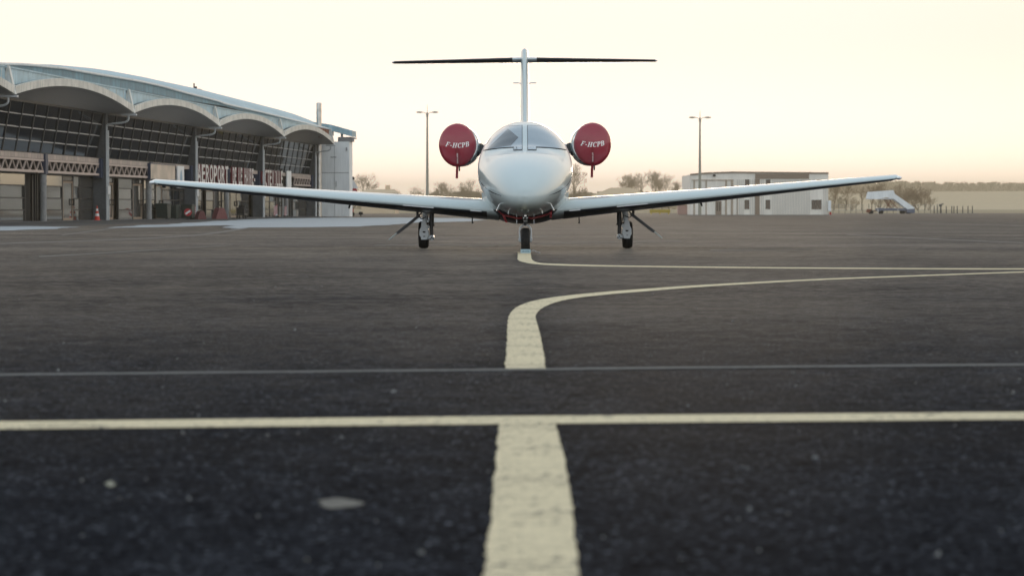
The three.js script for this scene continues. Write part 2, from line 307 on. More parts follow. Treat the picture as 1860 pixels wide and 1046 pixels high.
struct('paint_scrap', sheet(rough([[190, 878], [200, 875], [210, 880], [205, 886], [194, 885]].map((p) => onGround(...p)), 0.01, 0.006, 6), 0.003), std(0.2, 0.2, 0.15, 0.9));
{ // loose grit: small pale stones lying on the asphalt
  const r = rng(31), N = 120, g = new THREE.IcosahedronGeometry(1, 0), m = new THREE.InstancedMesh(g, M.pebble, N), q = new THREE.Matrix4(), e = new THREE.Euler();
  for (let i = 0; i < N; i++) { const px = r() * 2000 - 70, py = 470 + 560 * Math.pow(r(), 1.4), c = onGround(px, py), s = (0.0022 + 0.006 * r() * r()) * (1 + (-c.z) * 0.02); q.makeRotationFromEuler(e.set(r() * 6, r() * 6, r() * 6)).scale(V(s * (1 + r()), s * 0.7, s)).setPosition(c.x, s * 0.4, c.z); m.setMatrixAt(i, q); }
  m.name = 'loose_grit'; m.userData.kind = 'stuff'; tag(m, 'small pale stones scattered over the dark asphalt', 'grit'); scene.add(m);
}

// ---------------------------------------------------------------- terminal building
const TA = Math.atan(414 / FPX), BAY = 24.7, TP = V(-25.15, 0, -150), TU = V(Math.sin(TA), 0, -Math.cos(TA)), TN = V(Math.cos(TA), 0, Math.sin(TA));
function term(x, y, w) { // where the line of sight through a pixel meets the plane w metres in front of the pier line: [along, height]
  const r = ray(x, y), o = TP.clone().addScaledVector(TN, w), eye = V(0, EYE, 0), k = o.clone().sub(eye).dot(TN) / r.dot(TN), p = eye.addScaledVector(r, k);
  return [p.clone().sub(TP).dot(TU), p.y];
}
const terminal = thing('terminal_building', 'long glass fronted airport terminal with scalloped canopies on the left', 'building', [TP.x, 0, TP.z], Math.PI / 2 - TA);
const interp = (pts, u) => { if (u <= pts[0][0]) return pts[0][1]; for (let i = 1; i < pts.length; i++) if (u <= pts[i][0]) { const t = (u - pts[i - 1][0]) / (pts[i][0] - pts[i - 1][0]); return lerp(pts[i - 1][1], pts[i][1], t); } return pts[pts.length - 1][1]; };
const U0 = -64, U1 = 76;
{
  const RW = -7;
  const UE0 = 80, UE = 79, ridge = [[U0, 5.2], ...[[-40, 118], [0, 115.5], [60, 116], [130, 122], [200, 134], [300, 154.5], [400, 179], [500, 204], [560, 218.5], [640, 237]].map(([x, y]) => term(x, y, RW))];
  const fasU = [[U0, 5.0], ...[[0, 117.5], [40, 118.5], [110, 125], [180, 137], [244, 147.5], [287, 156.5], [336, 170], [392, 184], [408, 190], [470, 204], [560, 226], [640, 246]].map(([x, y]) => term(x, y, 0.9))];
  const fasL = [[U0, 4.2], ...[[0, 147], [40, 150], [110, 152], [180, 157], [240, 163], [285, 171.5], [330, 181], [392, 190.5], [408, 193]].map(([x, y]) => term(x, y, 0.9))];
  fasL.push([UE0, fasU[fasU.length - 1][1] - 0.4]); ridge[0][1] = 7.6; fasU[0][1] = 6.9; fasL[0][1] = 6.3;
  const roof = mesh('roof', boxUV(merge([
    grid(90, 6, (a, b) => { const u = lerp(U0, UE, a); return V(u, lerp(interp(fasU, u), interp(ridge, u), Math.sin(b * Math.PI / 2)), lerp(0.86, RW, b)); }),
    grid(90, 2, (a, b) => { const u = lerp(U0, UE, a); return V(u, lerp(interp(ridge, u), interp(fasU, u) - 0.6, b), lerp(RW, -22, b)); }),
  ])), M.roof, terminal);
  mesh('roof_edge_trim', boxUV(grid(90, 3, (a, b) => { const u = lerp(U0, UE, a), h = interp(fasU, u), q = [[0.86, 0.12], [1.02, 0.12], [1.02, -0.02], [0.9, -0.02]][Math.round(b * 3)]; return V(u, h + q[1], q[0]); })), M.trim, terminal);
  mesh('fascia', boxUV(grid(80, 1, (a, b) => { const u = lerp(U0, UE, a); return V(u, lerp(interp(fasL, u), interp(fasU, u), b), 0.9); })), M.blue, terminal, 'broad curved blue metal fascia');
  mesh('upper_wall', grid(60, 1, (a, b) => { const u = lerp(U0 + 0.4, UE - 0.4, a); return V(u, lerp(5.6, interp(fasU, u) + 0.1, b), -0.3); }), M.concreteLight, terminal);
  // roof seams, some pieces of plant on the ridge
  for (let u = -40; u < UE; u += 3.1) mesh('roof_seam', bar(V(u, interp(fasU, u) + 0.02, 0.8), V(u, lerp(interp(fasU, u), interp(ridge, u), 0.70) + 0.01, -3.1), 0.06, 0.03), M.roof, roof);
  const [vu, vh] = term(356, 168, RW);
  mesh('roof_vent', merge([rbox(1.2, 0.35, 0.8, 0.05, vu, vh + 0.1, RW), rod(V(vu - 0.9, vh - 0.2, RW), V(vu - 0.9, vh + 0.75, RW), 0.06), rbox(0.4, 0.3, 0.3, 0.04, vu + 0.9, vh + 0.2, RW), rod(V(vu - 0.3, vh, RW), V(vu - 0.3, vh + 0.5, RW), 0.12)]), M.dark, terminal);
  // body behind the glass
  mesh('wall', merge([box(UE - U0, 6.2, 0.3, (UE + U0) / 2, 3.1, -14), box(0.3, 7.2, 13, UE - 0.2, 3.6, -7.5), box(0.3, 5.2, 13, U0 + 0.2, 2.6, -7.5), box(UE - U0, 0.2, 13.5, (UE + U0) / 2, 6.0, -7.6), box(24, 5.5, 0.3, U0 + 12, 2.75, -0.9)]), M.concrete, terminal);
}
const SPR = 6.7, RISE = 0.92, BAND = 0.4, TW = 1.76;
const arch = (t) => SPR + RISE * (1 - (2 * t - 1) ** 2);
function canopy(i, last) {
  const a = (i - 1) * BAY + 0.18, b = i * BAY - 0.18, L = b - a, n = 28, P = [];
  for (let k = 0; k <= n; k++) P.push([a + L * k / n, arch(k / n)]);
  const outer = P.map(([u, h]) => [u, h + BAND]).reverse();
  const can = mesh('canopy', boxUV(extrude([...P, ...outer], 0.14, 0.012).translate(0, 0, TW - 0.14)), M.canopyEdge, terminal);
  // soffit of narrow boards running along the building, from the arch back to the top of the glazing
  const rows = 22;
  const sof = grid(n, rows * 2, (u, v) => { const j = Math.round(v * rows * 2), k = Math.floor(j / 2) / rows, kk = j % 2 ? k + 0.82 / rows : k; const h0 = arch(u), w = lerp(TW - 0.15, -0.1, kk); return V(a + L * u, lerp(h0, SPR - 0.02, Math.pow(kk, 1.2)) - (j % 2 ? 0.022 : 0), w); });
  mesh('soffit', sof.toNonIndexed(), M.soffit, can);
  sof.computeVertexNormals();
  // sheet metal above the arch
  const h1 = arch(0.5) + BAND - 0.02, S = [];
  for (let k = 0; k <= n; k++) S.push([a + L * k / n, arch(k / n) + BAND - 0.05]);
  const spandrel = extrude([...S, [b, h1 + 0.06], [a, h1 + 0.06]], 0.04).translate(0, 0, TW - 0.5);
  const top = box(L, 0.08, 2.4, (a + b) / 2, h1 + 0.1, 0.15);
  mesh('sheet_metal', boxUV(merge([spandrel, top])), M.canopySheet, can);
  if (last) mesh('rusty_sheet', boxUV(merge([extrude([[b - 6.5, arch(0.77) + BAND], [b - 0.3, SPR + BAND + 0.15], [b - 0.3, h1 + 0.05], [b - 6.5, h1 + 0.05]], 0.03).translate(0, 0, TW - 0.44), ...[0, 1, 2, 3, 4].map((k) => box(0.12, 0.9, 0.05, b - 5.6 + k * 1.2, h1 - 0.42, TW - 0.39))])), M.rust, can, 'rusty brown sheet at the canopy end');
  // seams between the sheets
  for (const t of [0.58, 0.66, 0.74, 0.82, 0.9, 0.97]) mesh('seam', bar(V(a + L * t, arch(t) + BAND, TW - 0.44), V(a + L * t, h1, TW - 0.44), 0.03, 0.04), M.trim, can);
}
function gutter(i) {
  const u = i * BAY;
  const fin = mesh('gutter_fin', boxUV(extrude([[1.05, SPR - 0.02], [1.78, SPR - 0.02], [1.46, 8.12]], 0.3, 0.015).rotateY(-Math.PI / 2).translate(u + 0.15, 0, 0)), M.trim, terminal);
  mesh('fin_edge', merge([bar(V(u - 0.2, SPR, 1.78), V(u - 0.2, 8.14, 1.46), 0.06, 0.06), bar(V(u - 0.2, SPR, 1.03), V(u - 0.2, 8.14, 1.44), 0.06, 0.06)]), M.canopyEdge, fin);
  mesh('drain_pipe', merge([box(0.3, 0.1, 0.9, u - 0.2, SPR - 0.14, 1.5), tube([V(u - 0.25, SPR - 0.1, 1.45), V(u - 0.25, 6.25, 1.45), V(u - 0.25, 6.12, 1.3), V(u - 0.25, 5.98, 0.3), V(u - 0.25, 5.9, 0.08), V(u - 0.25, 5.6, 0.06)], 0.06, 40), rod(V(u - 0.25, 5.62, 0.06), V(u - 0.25, 0, 0.06), 0.06), rod(V(u + 0.2, 5.6, 0.05), V(u + 0.2, 0, 0.05), 0.05), box(0.62, 0.5, 0.05, u - 0.02, 1.9, 0.13)]), M.pipe, fin);
}
function pier(i) { mesh('pier', boxUV(extrude([[0, 0], [0, 6.68], [-0.16, 6.68], [-0.68, 3.85], [-0.95, 3.6], [-0.95, 0]], 0.56, 0.012).rotateY(-Math.PI / 2).translate(i * BAY + 0.28, 0, 0)), M.concrete, terminal); }
const rG = rng(77);
function glazing(i) { // leaning band of dark glass over the doors: 10 columns of four panes
  const a = (i - 1) * BAY + 0.34, b = i * BAY - 0.34, C = 10, ROWS = 4, lo = V(0, 3.86, -0.62), hi = V(0, 6.66, -0.1);
  const P = (u, t) => V(u, lerp(lo.y, hi.y, t), lerp(lo.z, hi.z, t)), bars = [], tr = [];
  for (let c = 0; c <= C; c++) bars.push(bar(P(lerp(a, b, c / C), 0), P(lerp(a, b, c / C), 1), 0.13, 0.12));
  for (let r = 1; r < ROWS; r++) tr.push(bar(P(a, r / ROWS), P(b, r / ROWS), 0.05, 0.07));
  const f = mesh('glazed_band', merge([...bars, bar(P(a, 0), P(b, 0), 0.14, 0.12), bar(P(a, 1), P(b, 1), 0.14, 0.12)]), M.mullion, terminal);
  mesh('transom', merge(tr), M.transom, f);
  const lean = Math.atan2(hi.z - lo.z, hi.y - lo.y), pw = (b - a) / C - 0.1, ph = Math.hypot(hi.y - lo.y, hi.z - lo.z) / ROWS - 0.05, g = new THREE.BoxGeometry(pw, ph, 0.03);
  for (let c = 0; c < C; c++) for (let r = 0; r < ROWS; r++) {
    const p = mesh('pane', g, M.paneDark, f); p.position.copy(P(lerp(a, b, (c + 0.5) / C), (r + 0.5) / ROWS));
    p.rotation.set(lean + (rG() - 0.5) * 0.02, (rG() - 0.5) * 0.03, 0);
  }
}
function doorFront(a, b, kind) { // one half bay at ground level: framed panes with a door
  const W = -0.86, H = 2.72, f = [], cols = kind.cols, tot = cols.reduce((s, c) => s + c[1], 0); let u = a;
  const fr = mesh('glass_front', box(b - a, 0.12, 0.16, (a + b) / 2, H + 0.06, W), M.mullion, terminal);
  for (const [k, share] of cols) {
    const w = (b - a) * share / tot, m = u + w / 2;
    f.push(box(0.11, H, 0.12, u, H / 2, W));
    if (k === 'dark') f.push(box(w, H, 0.08, m, H / 2, W - 0.3));
    else if (k === 'door') {
      const d = mesh('door', merge([box(0.1, 2.4, 0.07, u + 0.12, 1.2, W + 0.02), box(0.1, 2.4, 0.07, u + w - 0.12, 1.2, W + 0.02), box(w - 0.14, 0.12, 0.07, m, 2.34, W + 0.02), box(w - 0.14, 0.2, 0.07, m, 0.1, W + 0.02)]), M.brown, fr);
      void d;
      const p = mesh('pane', box(w - 0.34, 2.1, 0.03, 0, 0, 0), M.paneDoor, fr); p.position.set(m, 1.24, W); p.rotation.y = (rG() - 0.5) * 0.05;
      mesh('door_handle', merge([rod(V(u + w - 0.2, 0.95, W + 0.14), V(u + w - 0.2, 1.35, W + 0.14), 0.05), box(0.1, 0.06, 0.1, u + w - 0.2, 1.0, W + 0.08), box(0.1, 0.06, 0.1, u + w - 0.2, 1.3, W + 0.08)]), M.dark, fr);
      const q = mesh('pane', box(w - 0.12, 0.24, 0.03), M.paneDoor, fr); q.position.set(m, 2.56, W);
    } else {
      const hs = [0, 0.68, 1.36, 2.06, H];
      for (let r = 0; r < 4; r++) { const p = mesh('pane', box(w - 0.08, hs[r + 1] - hs[r] - 0.07, 0.03), k === 'green' ? M.paneDark : M.paneDoor, fr); p.position.set(m, (hs[r] + hs[r + 1]) / 2, W); p.rotation.set((rG() - 0.5) * 0.012, (rG() - 0.5) * 0.04, 0); f.push(box(w, 0.06, 0.09, m, hs[r], W)); }
    }
    u += w;
  }
  f.push(box(b - a, 0.07, 0.14, (a + b) / 2, 0.03, W), box(0.11, H, 0.12, b, H / 2, W));
  mesh('frame', merge(f), M.mullion, fr);
}
function trussPart(a, b) {
  const w = -0.34, hi = 3.5, lo = 2.86, g = [bar(V(a, hi, w), V(b, hi, w), 0.12, 0.12), bar(V(a, lo, w), V(b, lo, w), 0.12, 0.14)], n = Math.round((b - a) / 1.35);
  const t = mesh('truss', merge(g), M.truss, terminal);
  for (let k = 0; k < n; k++) { const u0 = lerp(a, b, k / n), u1 = lerp(a, b, (k + 1) / n), um = (u0 + u1) / 2; mesh('diagonal', merge([bar(V(u0, lo, w), V(um, hi, w), 0.07, 0.07), bar(V(um, hi, w), V(u1, lo, w), 0.07, 0.07)]), M.truss, t); }
}
for (let i = -1; i <= 3; i++) canopy(i, i === 3);
for (let i = -1; i <= 3; i++) { gutter(i); pier(i); }
const fronts = [
  { cols: [['door', 2], ['win', 2.0], ['win', 3.6], ['dark', 1.6]] }, { cols: [['dark', 1.2], ['win', 3.2], ['door', 2.0], ['win', 1.2], ['win', 2.6]] },
  { cols: [['win', 1.8], ['door', 2.2], ['dark', 1.2], ['win', 3.4], ['door', 2.4]] }, { cols: [['win', 2], ['win', 1.6], ['door', 2], ['green', 3.6], ['green', 2], ['win', 1.6]] },
  { cols: [['win', 2], ['win', 2], ['dark', 1], ['win', 2], ['door', 2]] }, { cols: [['win', 2.5], ['door', 2], ['win', 2], ['win', 2], ['dark', 1.4]] },
  { cols: [['win', 2], ['dark', 1.2], ['win', 2.4], ['win', 2.4], ['door', 2]] }, { cols: [['win', 2], ['dark', 1.6], ['win', 2.4], ['win', 2.4]] },
];
for (let i = 0; i <= 3; i++) {
  glazing(i);
  const a = (i - 1) * BAY + 0.3, b = i * BAY - 0.3, m = (a + b) / 2;
  doorFront(a, m - 0.2, fronts[2 * i]); doorFront(m + 0.2, b, fronts[2 * i + 1]);
  const col = mesh('column', rod(V(m, 0, -0.42), V(m, 2.8, -0.42), 0.2, 0.2, 20), M.concreteLight, terminal);
  mesh('column_head', merge([box(0.5, 1.15, 0.34, m, 3.3, -0.36)]), M.navy, col);
  mesh('beam', boxUV(merge([box(b - a, 0.28, 0.3, m, 3.72, -0.46)])), M.beam, terminal);
  mesh('back_wall', merge([box(b - a, 1.15, 0.1, m, 3.28, -0.98)]), M.dark, terminal);
  mesh('pavement_edge', box(BAY, 0.05, 1.3, (i - 0.5) * BAY, 0.025, -0.35), M.concrete, terminal);
  if (i < 2) { trussPart(a, m - 0.28); }
  if (i === 0) trussPart(m + 0.28, b);
  if (i === 3) trussPart(m + 3.2, b);
  mesh('tie_plate', box(0.7, 1.2, 0.5, b - 0.1, 3.25, -0.4), M.navy, terminal);
}
{ // far end: a projecting white block, its eave box, a tall flue
  const u = 76.4;
  mesh('end_block', boxUV(merge([box(1.8, 7.0, 7.6, u + 0.9, 3.5, -1.0)])), M.whitePanel, terminal, 'pale grey panel clad end block standing proud of the glass');
  mesh('panel_joint', merge([box(0.02, 6.9, 0.03, u - 0.012, 3.5, 1.4), box(0.02, 0.05, 2.7, u - 0.012, 4.1, 1.4), box(0.03, 0.08, 0.55, u - 0.02, 5.55, 1.3), box(0.05, 0.5, 0.06, u - 0.03, 3.05, 1.55), box(0.1, 0.32, 0.12, u - 0.06, 6.3, 2.55)]), M.transom, terminal);
  mesh('eave_box', boxUV(merge([box(1.6, 0.42, 1.3, u + 0.9, 7.22, 2.35), box(0.2, 0.12, 0.5, u + 0.2, 7.3, 3.2)])), M.concreteLight, terminal);
  mesh('end_roof', boxUV(merge([extrude([[3.1, 7.45], [3.1, 8.0], [0.9, 8.62], [-7, 9.7], [-7, 9.2], [0.9, 8.05]], 2.4).rotateY(-Math.PI / 2).translate(u + 2.2, 0, 0), box(0.14, 0.6, 0.2, u + 0.6, 7.5, 2.0), box(0.14, 1.0, 0.2, u + 0.6, 7.5, 0.9)])), M.roof, terminal);
  const fl = mesh('flue', boxUV(rod(V(74.9, 0, 0.2), V(74.9, 10.5, 0.2), 0.24, 0.24, 20)), M.flue, terminal, 'tall metal flue pipe rising past the canopy');
  mesh('flue_band', merge([...[1, 2.4, 3.8, 5.2, 6.6, 8.2, 9.6].map((h) => new THREE.CylinderGeometry(0.265, 0.265, 0.06, 20).translate(74.9, h, 0.2)), new THREE.CylinderGeometry(0.2, 0.26, 0.12, 20).translate(74.9, 10.5, 0.2)]), M.steel, fl);
}

// ---------------------------------------------------------------- the jet: local axes x to the photograph's right, y up, z towards the camera; the nose tip at z = 0
const PD = 40.6, plane = thing('business_jet', 'white twin engined business jet with a T tail parked facing the camera', 'airplane', [0.227, 0, -PD], -0.0059);
plane.rotation.z = 0.0062; plane.updateMatrixWorld(true);
const PL = (x, y, s) => { const p = at(x, y, PD + s), inv = plane.matrixWorld.clone().invert(); return p.applyMatrix4(inv); };
function pchip(xs, ys) {
  const n = xs.length, d = [], m = [];
  for (let i = 0; i < n - 1; i++) d.push((ys[i + 1] - ys[i]) / (xs[i + 1] - xs[i]));
  m[0] = d[0]; m[n - 1] = d[n - 2];
  for (let i = 1; i < n - 1; i++) m[i] = d[i - 1] * d[i] <= 0 ? 0 : 2 * d[i - 1] * d[i] / (d[i - 1] + d[i]);
  return (x) => { if (x <= xs[0]) return ys[0]; if (x >= xs[n - 1]) return ys[n - 1]; let i = 0; while (x > xs[i + 1]) i++; const h = xs[i + 1] - xs[i], t = (x - xs[i]) / h, t2 = t * t, t3 = t2 * t; return (2 * t3 - 3 * t2 + 1) * ys[i] + (t3 - 2 * t2 + t) * h * m[i] + (-2 * t3 + 3 * t2) * ys[i + 1] + (t3 - t2) * h * m[i + 1]; };
}
// station, half width, top, bottom, height of the widest point
const SEC = [
  [0, 0.0, 0.97, 0.97, 0.97], [0.02, 0.10, 1.06, 0.885, 0.972], [0.08, 0.205, 1.15, 0.82, 0.98], [0.2, 0.315, 1.26, 0.77, 1.0], [0.4, 0.425, 1.385, 0.73, 1.05], [0.7, 0.535, 1.515, 0.695, 1.12],
  [1.1, 0.64, 1.635, 0.665, 1.21], [1.6, 0.73, 1.745, 0.65, 1.33], [2.1, 0.795, 1.82, 0.635, 1.39], [2.4, 0.822, 1.885, 0.63, 1.415], [2.75, 0.845, 2.07, 0.628, 1.435], [3.1, 0.858, 2.235, 0.626, 1.45], [3.5, 0.868, 2.335, 0.625, 1.456], [4.0, 0.872, 2.38, 0.625, 1.46], [4.8, 0.874, 2.385, 0.625, 1.46],
  [7.6, 0.872, 2.385, 0.64, 1.47], [8.6, 0.83, 2.36, 0.78, 1.54], [9.8, 0.66, 2.30, 1.12, 1.70], [11.2, 0.36, 2.22, 1.56, 1.88], [12.4, 0.10, 2.12, 1.92, 2.02], [12.5, 0.0, 2.03, 2.03, 2.03],
];
const sx = SEC.map((r) => r[0]), fHW = pchip(sx, SEC.map((r) => r[1])), fTop = pchip(sx, SEC.map((r) => r[2])), fBot = pchip(sx, SEC.map((r) => r[3])), fMid = pchip(sx, SEC.map((r) => r[4]));
function hull(s, th) { const c = Math.cos(th), q = Math.sin(th), mid = fMid(s); return V(fHW(s) * c, q > 0 ? mid + (fTop(s) - mid) * q : mid + (mid - fBot(s)) * q, -s); }
function frontS(X, h) { let a = 0.005, b = 6; for (let i = 0; i < 40; i++) { const s = (a + b) / 2, m = fMid(s), v = h > m ? (h - m) / (fTop(s) - m) : (m - h) / (m - fBot(s)), f = (X / fHW(s)) ** 2 + v * v; if (f > 1) a = s; else b = s; } return (a + b) / 2; }
function onHull(X, h, off = 0) { // the hull's front surface at (x, height), lifted along its normal
  const e = 0.004, s = frontS(X, h), n = V((frontS(X + e, h) - frontS(X - e, h)) / (2 * e), (frontS(X, h + e) - frontS(X, h - e)) / (2 * e), 1); n.y = n.y; n.normalize();
  return V(X, h, -s).addScaledVector(n, off);
}
{
  const stations = []; for (let i = 0; i <= 40; i++) stations.push(3.5 * Math.pow(i / 40, 2)); for (let s = 3.8; s < 12.4; s += 0.3) stations.push(s); stations.push(12.4, 12.5);
  const n = 72, g0 = grid(n, stations.length - 1, (u, v) => hull(Math.max(stations[Math.round(v * (stations.length - 1))], 1e-4), u * 2 * Math.PI));
  g0.deleteAttribute('uv'); g0.deleteAttribute('normal');
  const g = mergeVertices(g0, 1e-5); g.computeVertexNormals();
  var fuselage = mesh('fuselage', g, M.paint, plane);
}
// windscreen: two panes round a centre post, each with a lower step near the post
const yTop = 2.262, yBot = 1.855, outerX = (v) => 0.735 - 0.07 * v - 0.30 * v * v;
const patch = (f, nu, nv, off, mat, name, parent, label) => mesh(name, grid(nu, nv, (u, v) => { const [X, h] = f(u, v); return onHull(X, h, off); }), mat, parent, label);
for (const sgn of [-1, 1]) {
  const main = (u, v) => { const x0 = 0.052, x1 = outerX(v); return [sgn * lerp(x0, x1, u), lerp(yBot - 0.035 * Math.pow(u, 2), yTop - 0.012 * u, v)]; };
  const step = (u, v) => [sgn * lerp(0.052, 0.195, u), lerp(1.795, yBot, v)];
  const sealM = (u, v) => { const q = main(u, v), x1 = outerX(v); return [sgn * lerp(0.044, x1 + 0.014, u), lerp(yBot - 0.035 * u * u - 0.013, yTop - 0.012 * u + 0.013, v) + 0 * q[0]]; };
  const fr = patch(sealM, 18, 12, 0.004, M.seal, 'windscreen_frame', fuselage);
  patch((u, v) => [sgn * lerp(0.044, 0.205, u), lerp(1.786, yBot, v)], 5, 3, 0.0042, M.seal, 'windscreen_frame', fuselage);
  const g = merge([grid(18, 14, (u, v) => onHull(...main(u, v), 0.011)), grid(6, 3, (u, v) => onHull(...step(u, v), 0.011))]);
  mesh('windscreen_pane', g, M.glassWind, fuselage, sgn < 0 ? 'windscreen pane with a dark wedge beside its shade' : 'evenly grey shaded windscreen pane');
  if (sgn < 0) patch((u, v) => { // dark wedge where the shade does not reach
    const A = [-0.30, 2.20], B = [-0.115, 2.03], C = [-0.66, 1.835], D = [-0.25, 1.875];
    const t = [lerp(A[0], B[0], u), lerp(A[1], B[1], u)], q = [lerp(C[0], D[0], u), lerp(C[1], D[1], u)];
    return [lerp(q[0], t[0], v), lerp(q[1], t[1], v)];
  }, 10, 10, 0.0135, M.glassDark, 'windscreen_pane', fuselage, 'dark wedge of bare windscreen');
  // dark pinstripe along the nose
  const a = V(0.40, 0.975, 0), pts = [[0.40, 0.985], [0.52, 1.03], [0.64, 1.095], [0.74, 1.18], [0.805, 1.27], [0.83, 1.33]]; void a;
  const cv = new THREE.CatmullRomCurve3(pts.map((p) => V(sgn * p[0], p[1], 0)));
  mesh('pinstripe', grid(30, 1, (u, v) => { const c = cv.getPoint(u), w = 0.004 + 0.016 * Math.sin(Math.min(1, u * 1.4) * Math.PI * 0.6); return onHull(c.x, c.y + (v - 0.5) * w, 0.003); }), M.stripe, fuselage);
  mesh('seam', grid(24, 1, (u, v) => onHull(sgn * lerp(0.02, 0.70, u), 1.735 - 0.035 * u * u + (v - 0.5) * 0.006, 0.0015)), M.gearPaint, fuselage);
  mesh('seam', grid(16, 1, (u, v) => onHull(sgn * (0.70 + (v - 0.5) * 0.006 + 0.03 * u), lerp(1.70, 1.84, u), 0.0015)), M.gearPaint, fuselage);
}
// chin: pitot tubes and small drains
for (const sgn of [-1, 1]) {
  const P0 = onHull(sgn * 0.43, 0.84, 0), P1 = P0.clone().add(V(sgn * 0.05, -0.10, 0.10));
  mesh('pitot_tube', merge([rod(P0.clone().add(V(-sgn * 0.02, 0.04, -0.04)), P1, 0.02, 0.017), rod(P1, P1.clone().add(V(0, -0.01, 0.09)), 0.02, 0.012), new THREE.SphereGeometry(0.02, 10, 8).translate(P1.x, P1.y, P1.z)]), M.chrome, fuselage);
  const Q = onHull(sgn * 0.275, 0.735, 0); mesh('drain', rod(Q.clone().add(V(0, 0.03, -0.02)), Q.clone().add(V(sgn * 0.012, -0.06, 0.03)), 0.011), M.chrome, fuselage);
  const T = PL(sgn < 0 ? 858 : 1052, 398, 5.4); mesh('static_wick', merge([rod(T.clone().add(V(0, 0.03, 0)), T.clone().add(V(0.005 * sgn, -0.065, 0)), 0.011), new THREE.SphereGeometry(0.018, 8, 6).translate(T.x, T.y - 0.065, T.z)]), M.gearDark, plane);
}
// belly fairing
{
  const ss = [4.0, 4.3, 4.8, 5.4, 6.2, 7.2, 8.0, 8.6], hw = pchip(ss, [0.40, 0.62, 0.76, 0.83, 0.84, 0.82, 0.66, 0.3]), bt = pchip(ss, [0.66, 0.585, 0.52, 0.485, 0.475, 0.485, 0.56, 0.72]), up = pchip(ss, [0.9, 1.0, 1.06, 1.08, 1.08, 1.06, 1.0, 0.95]);
  mesh('belly_fairing', grid(40, 30, (u, v) => { const s = lerp(4.0, 8.6, v), th = Math.PI + u * Math.PI, c = Math.cos(th), q = Math.sin(th), e = 0.78; return V(Math.sign(c) * Math.pow(Math.abs(c), e) * hw(s), up(s) + (up(s) - bt(s)) * Math.sign(q) * Math.pow(Math.abs(q), 1.0), -s); }), M.paint, plane);
  mesh('belly_panel', grid(40, 30, (u, v) => { const s = lerp(4.03, 8.5, v), th = Math.PI + lerp(0.2, 0.8, u) * Math.PI, c = Math.cos(th), q = Math.sin(th), e = 0.78; return V(Math.sign(c) * Math.pow(Math.abs(c), e) * (hw(s) + 0.004), up(s) + (up(s) - bt(s) + 0.004) * q, -s + 0.004); }), M.undersideDark, plane, 'dark underside of the belly');
}
// lifting surfaces
const NF = 52;
function foil(th, t, m = 0.02, p = 0.3) { const x = 0.5 * (1 + Math.cos(th)), y = 5 * t * (0.2969 * Math.sqrt(x) - 0.126 * x - 0.3516 * x * x + 0.2843 * x ** 3 - 0.1036 * x ** 4), yc = m === 0 ? 0 : x < p ? m / p / p * (2 * p * x - x * x) : m / (1 - p) ** 2 * (1 - 2 * p + 2 * p * x - x * x); return [x, th <= Math.PI ? yc + y : yc - y]; }
function wingAt(S, q, th, off = 0, camber = 0.02) { // S: sections [span, height of the leading edge, station, chord, thickness, incidence]
  const k = S.length - 1, f = q * k, i = Math.min(k - 1, Math.floor(f)), t = f - i, s = S[i].map((v, j) => lerp(v, S[i + 1][j], t));
  const [x, y] = foil(th, s[4], camber), inc = s[5], px = x * s[3], py = y * s[3];
  const nx = x < 0.5 ? -Math.max(0, 1 - x * 6) : 0, ny = th <= Math.PI ? 1 : -1, nl = Math.hypot(nx, ny);
  const lx = px + off * nx / nl, ly = py + off * (x < 0.004 ? 0 : ny / nl);
  return V(s[0], s[1] + ly * Math.cos(inc) - lx * Math.sin(inc), -(s[2] + lx * Math.cos(inc) + ly * Math.sin(inc)));
}
function loftWing(S, nv, camber) { const g = grid(NF, nv, (u, v) => wingAt(S, v, u * 2 * Math.PI, 0, camber)); g.deleteAttribute('uv'); g.deleteAttribute('normal'); const m = mergeVertices(g, 1e-6); m.computeVertexNormals(); return m; }
const WS = []; // wing sections, evenly spaced in q
for (let i = 0; i <= 24; i++) { const x = lerp(0.5, 7.06, i / 24), k = (x - 0.5) / 6.56; WS.push([x, 0.752 + 0.0845 * (x - 0.8) + 0.0035 * Math.max(0, x - 3) ** 1.2, 4.55 + 1.15 * k, lerp(2.62, 1.02, k), lerp(0.15, 0.115, k), lerp(0.045, 0.012, k)]); }
for (const [dx, c] of [[0.06, 0.94], [0.11, 0.8], [0.15, 0.58], [0.175, 0.28], [0.182, 0.06]]) { const L = WS[24]; WS.push([L[0] + dx, L[1] + 0.01 + dx * 0.05, L[2] + (1 - c) * 0.5, L[3] * c * 0.98 + 0.01, L[4] * (0.5 + 0.5 * c), L[5]]); }
const wingGeo = loftWing(WS, WS.length - 1);
const qOf = (x) => ((x - 0.5) / 6.56) * 24 / (WS.length - 1);
function strip(S, q0, q1, t0, t1, nq, nt, off, camber) { return grid(nt, nq, (u, v) => wingAt(S, lerp(q0, q1, v), lerp(t0, t1, u), off, camber)); }
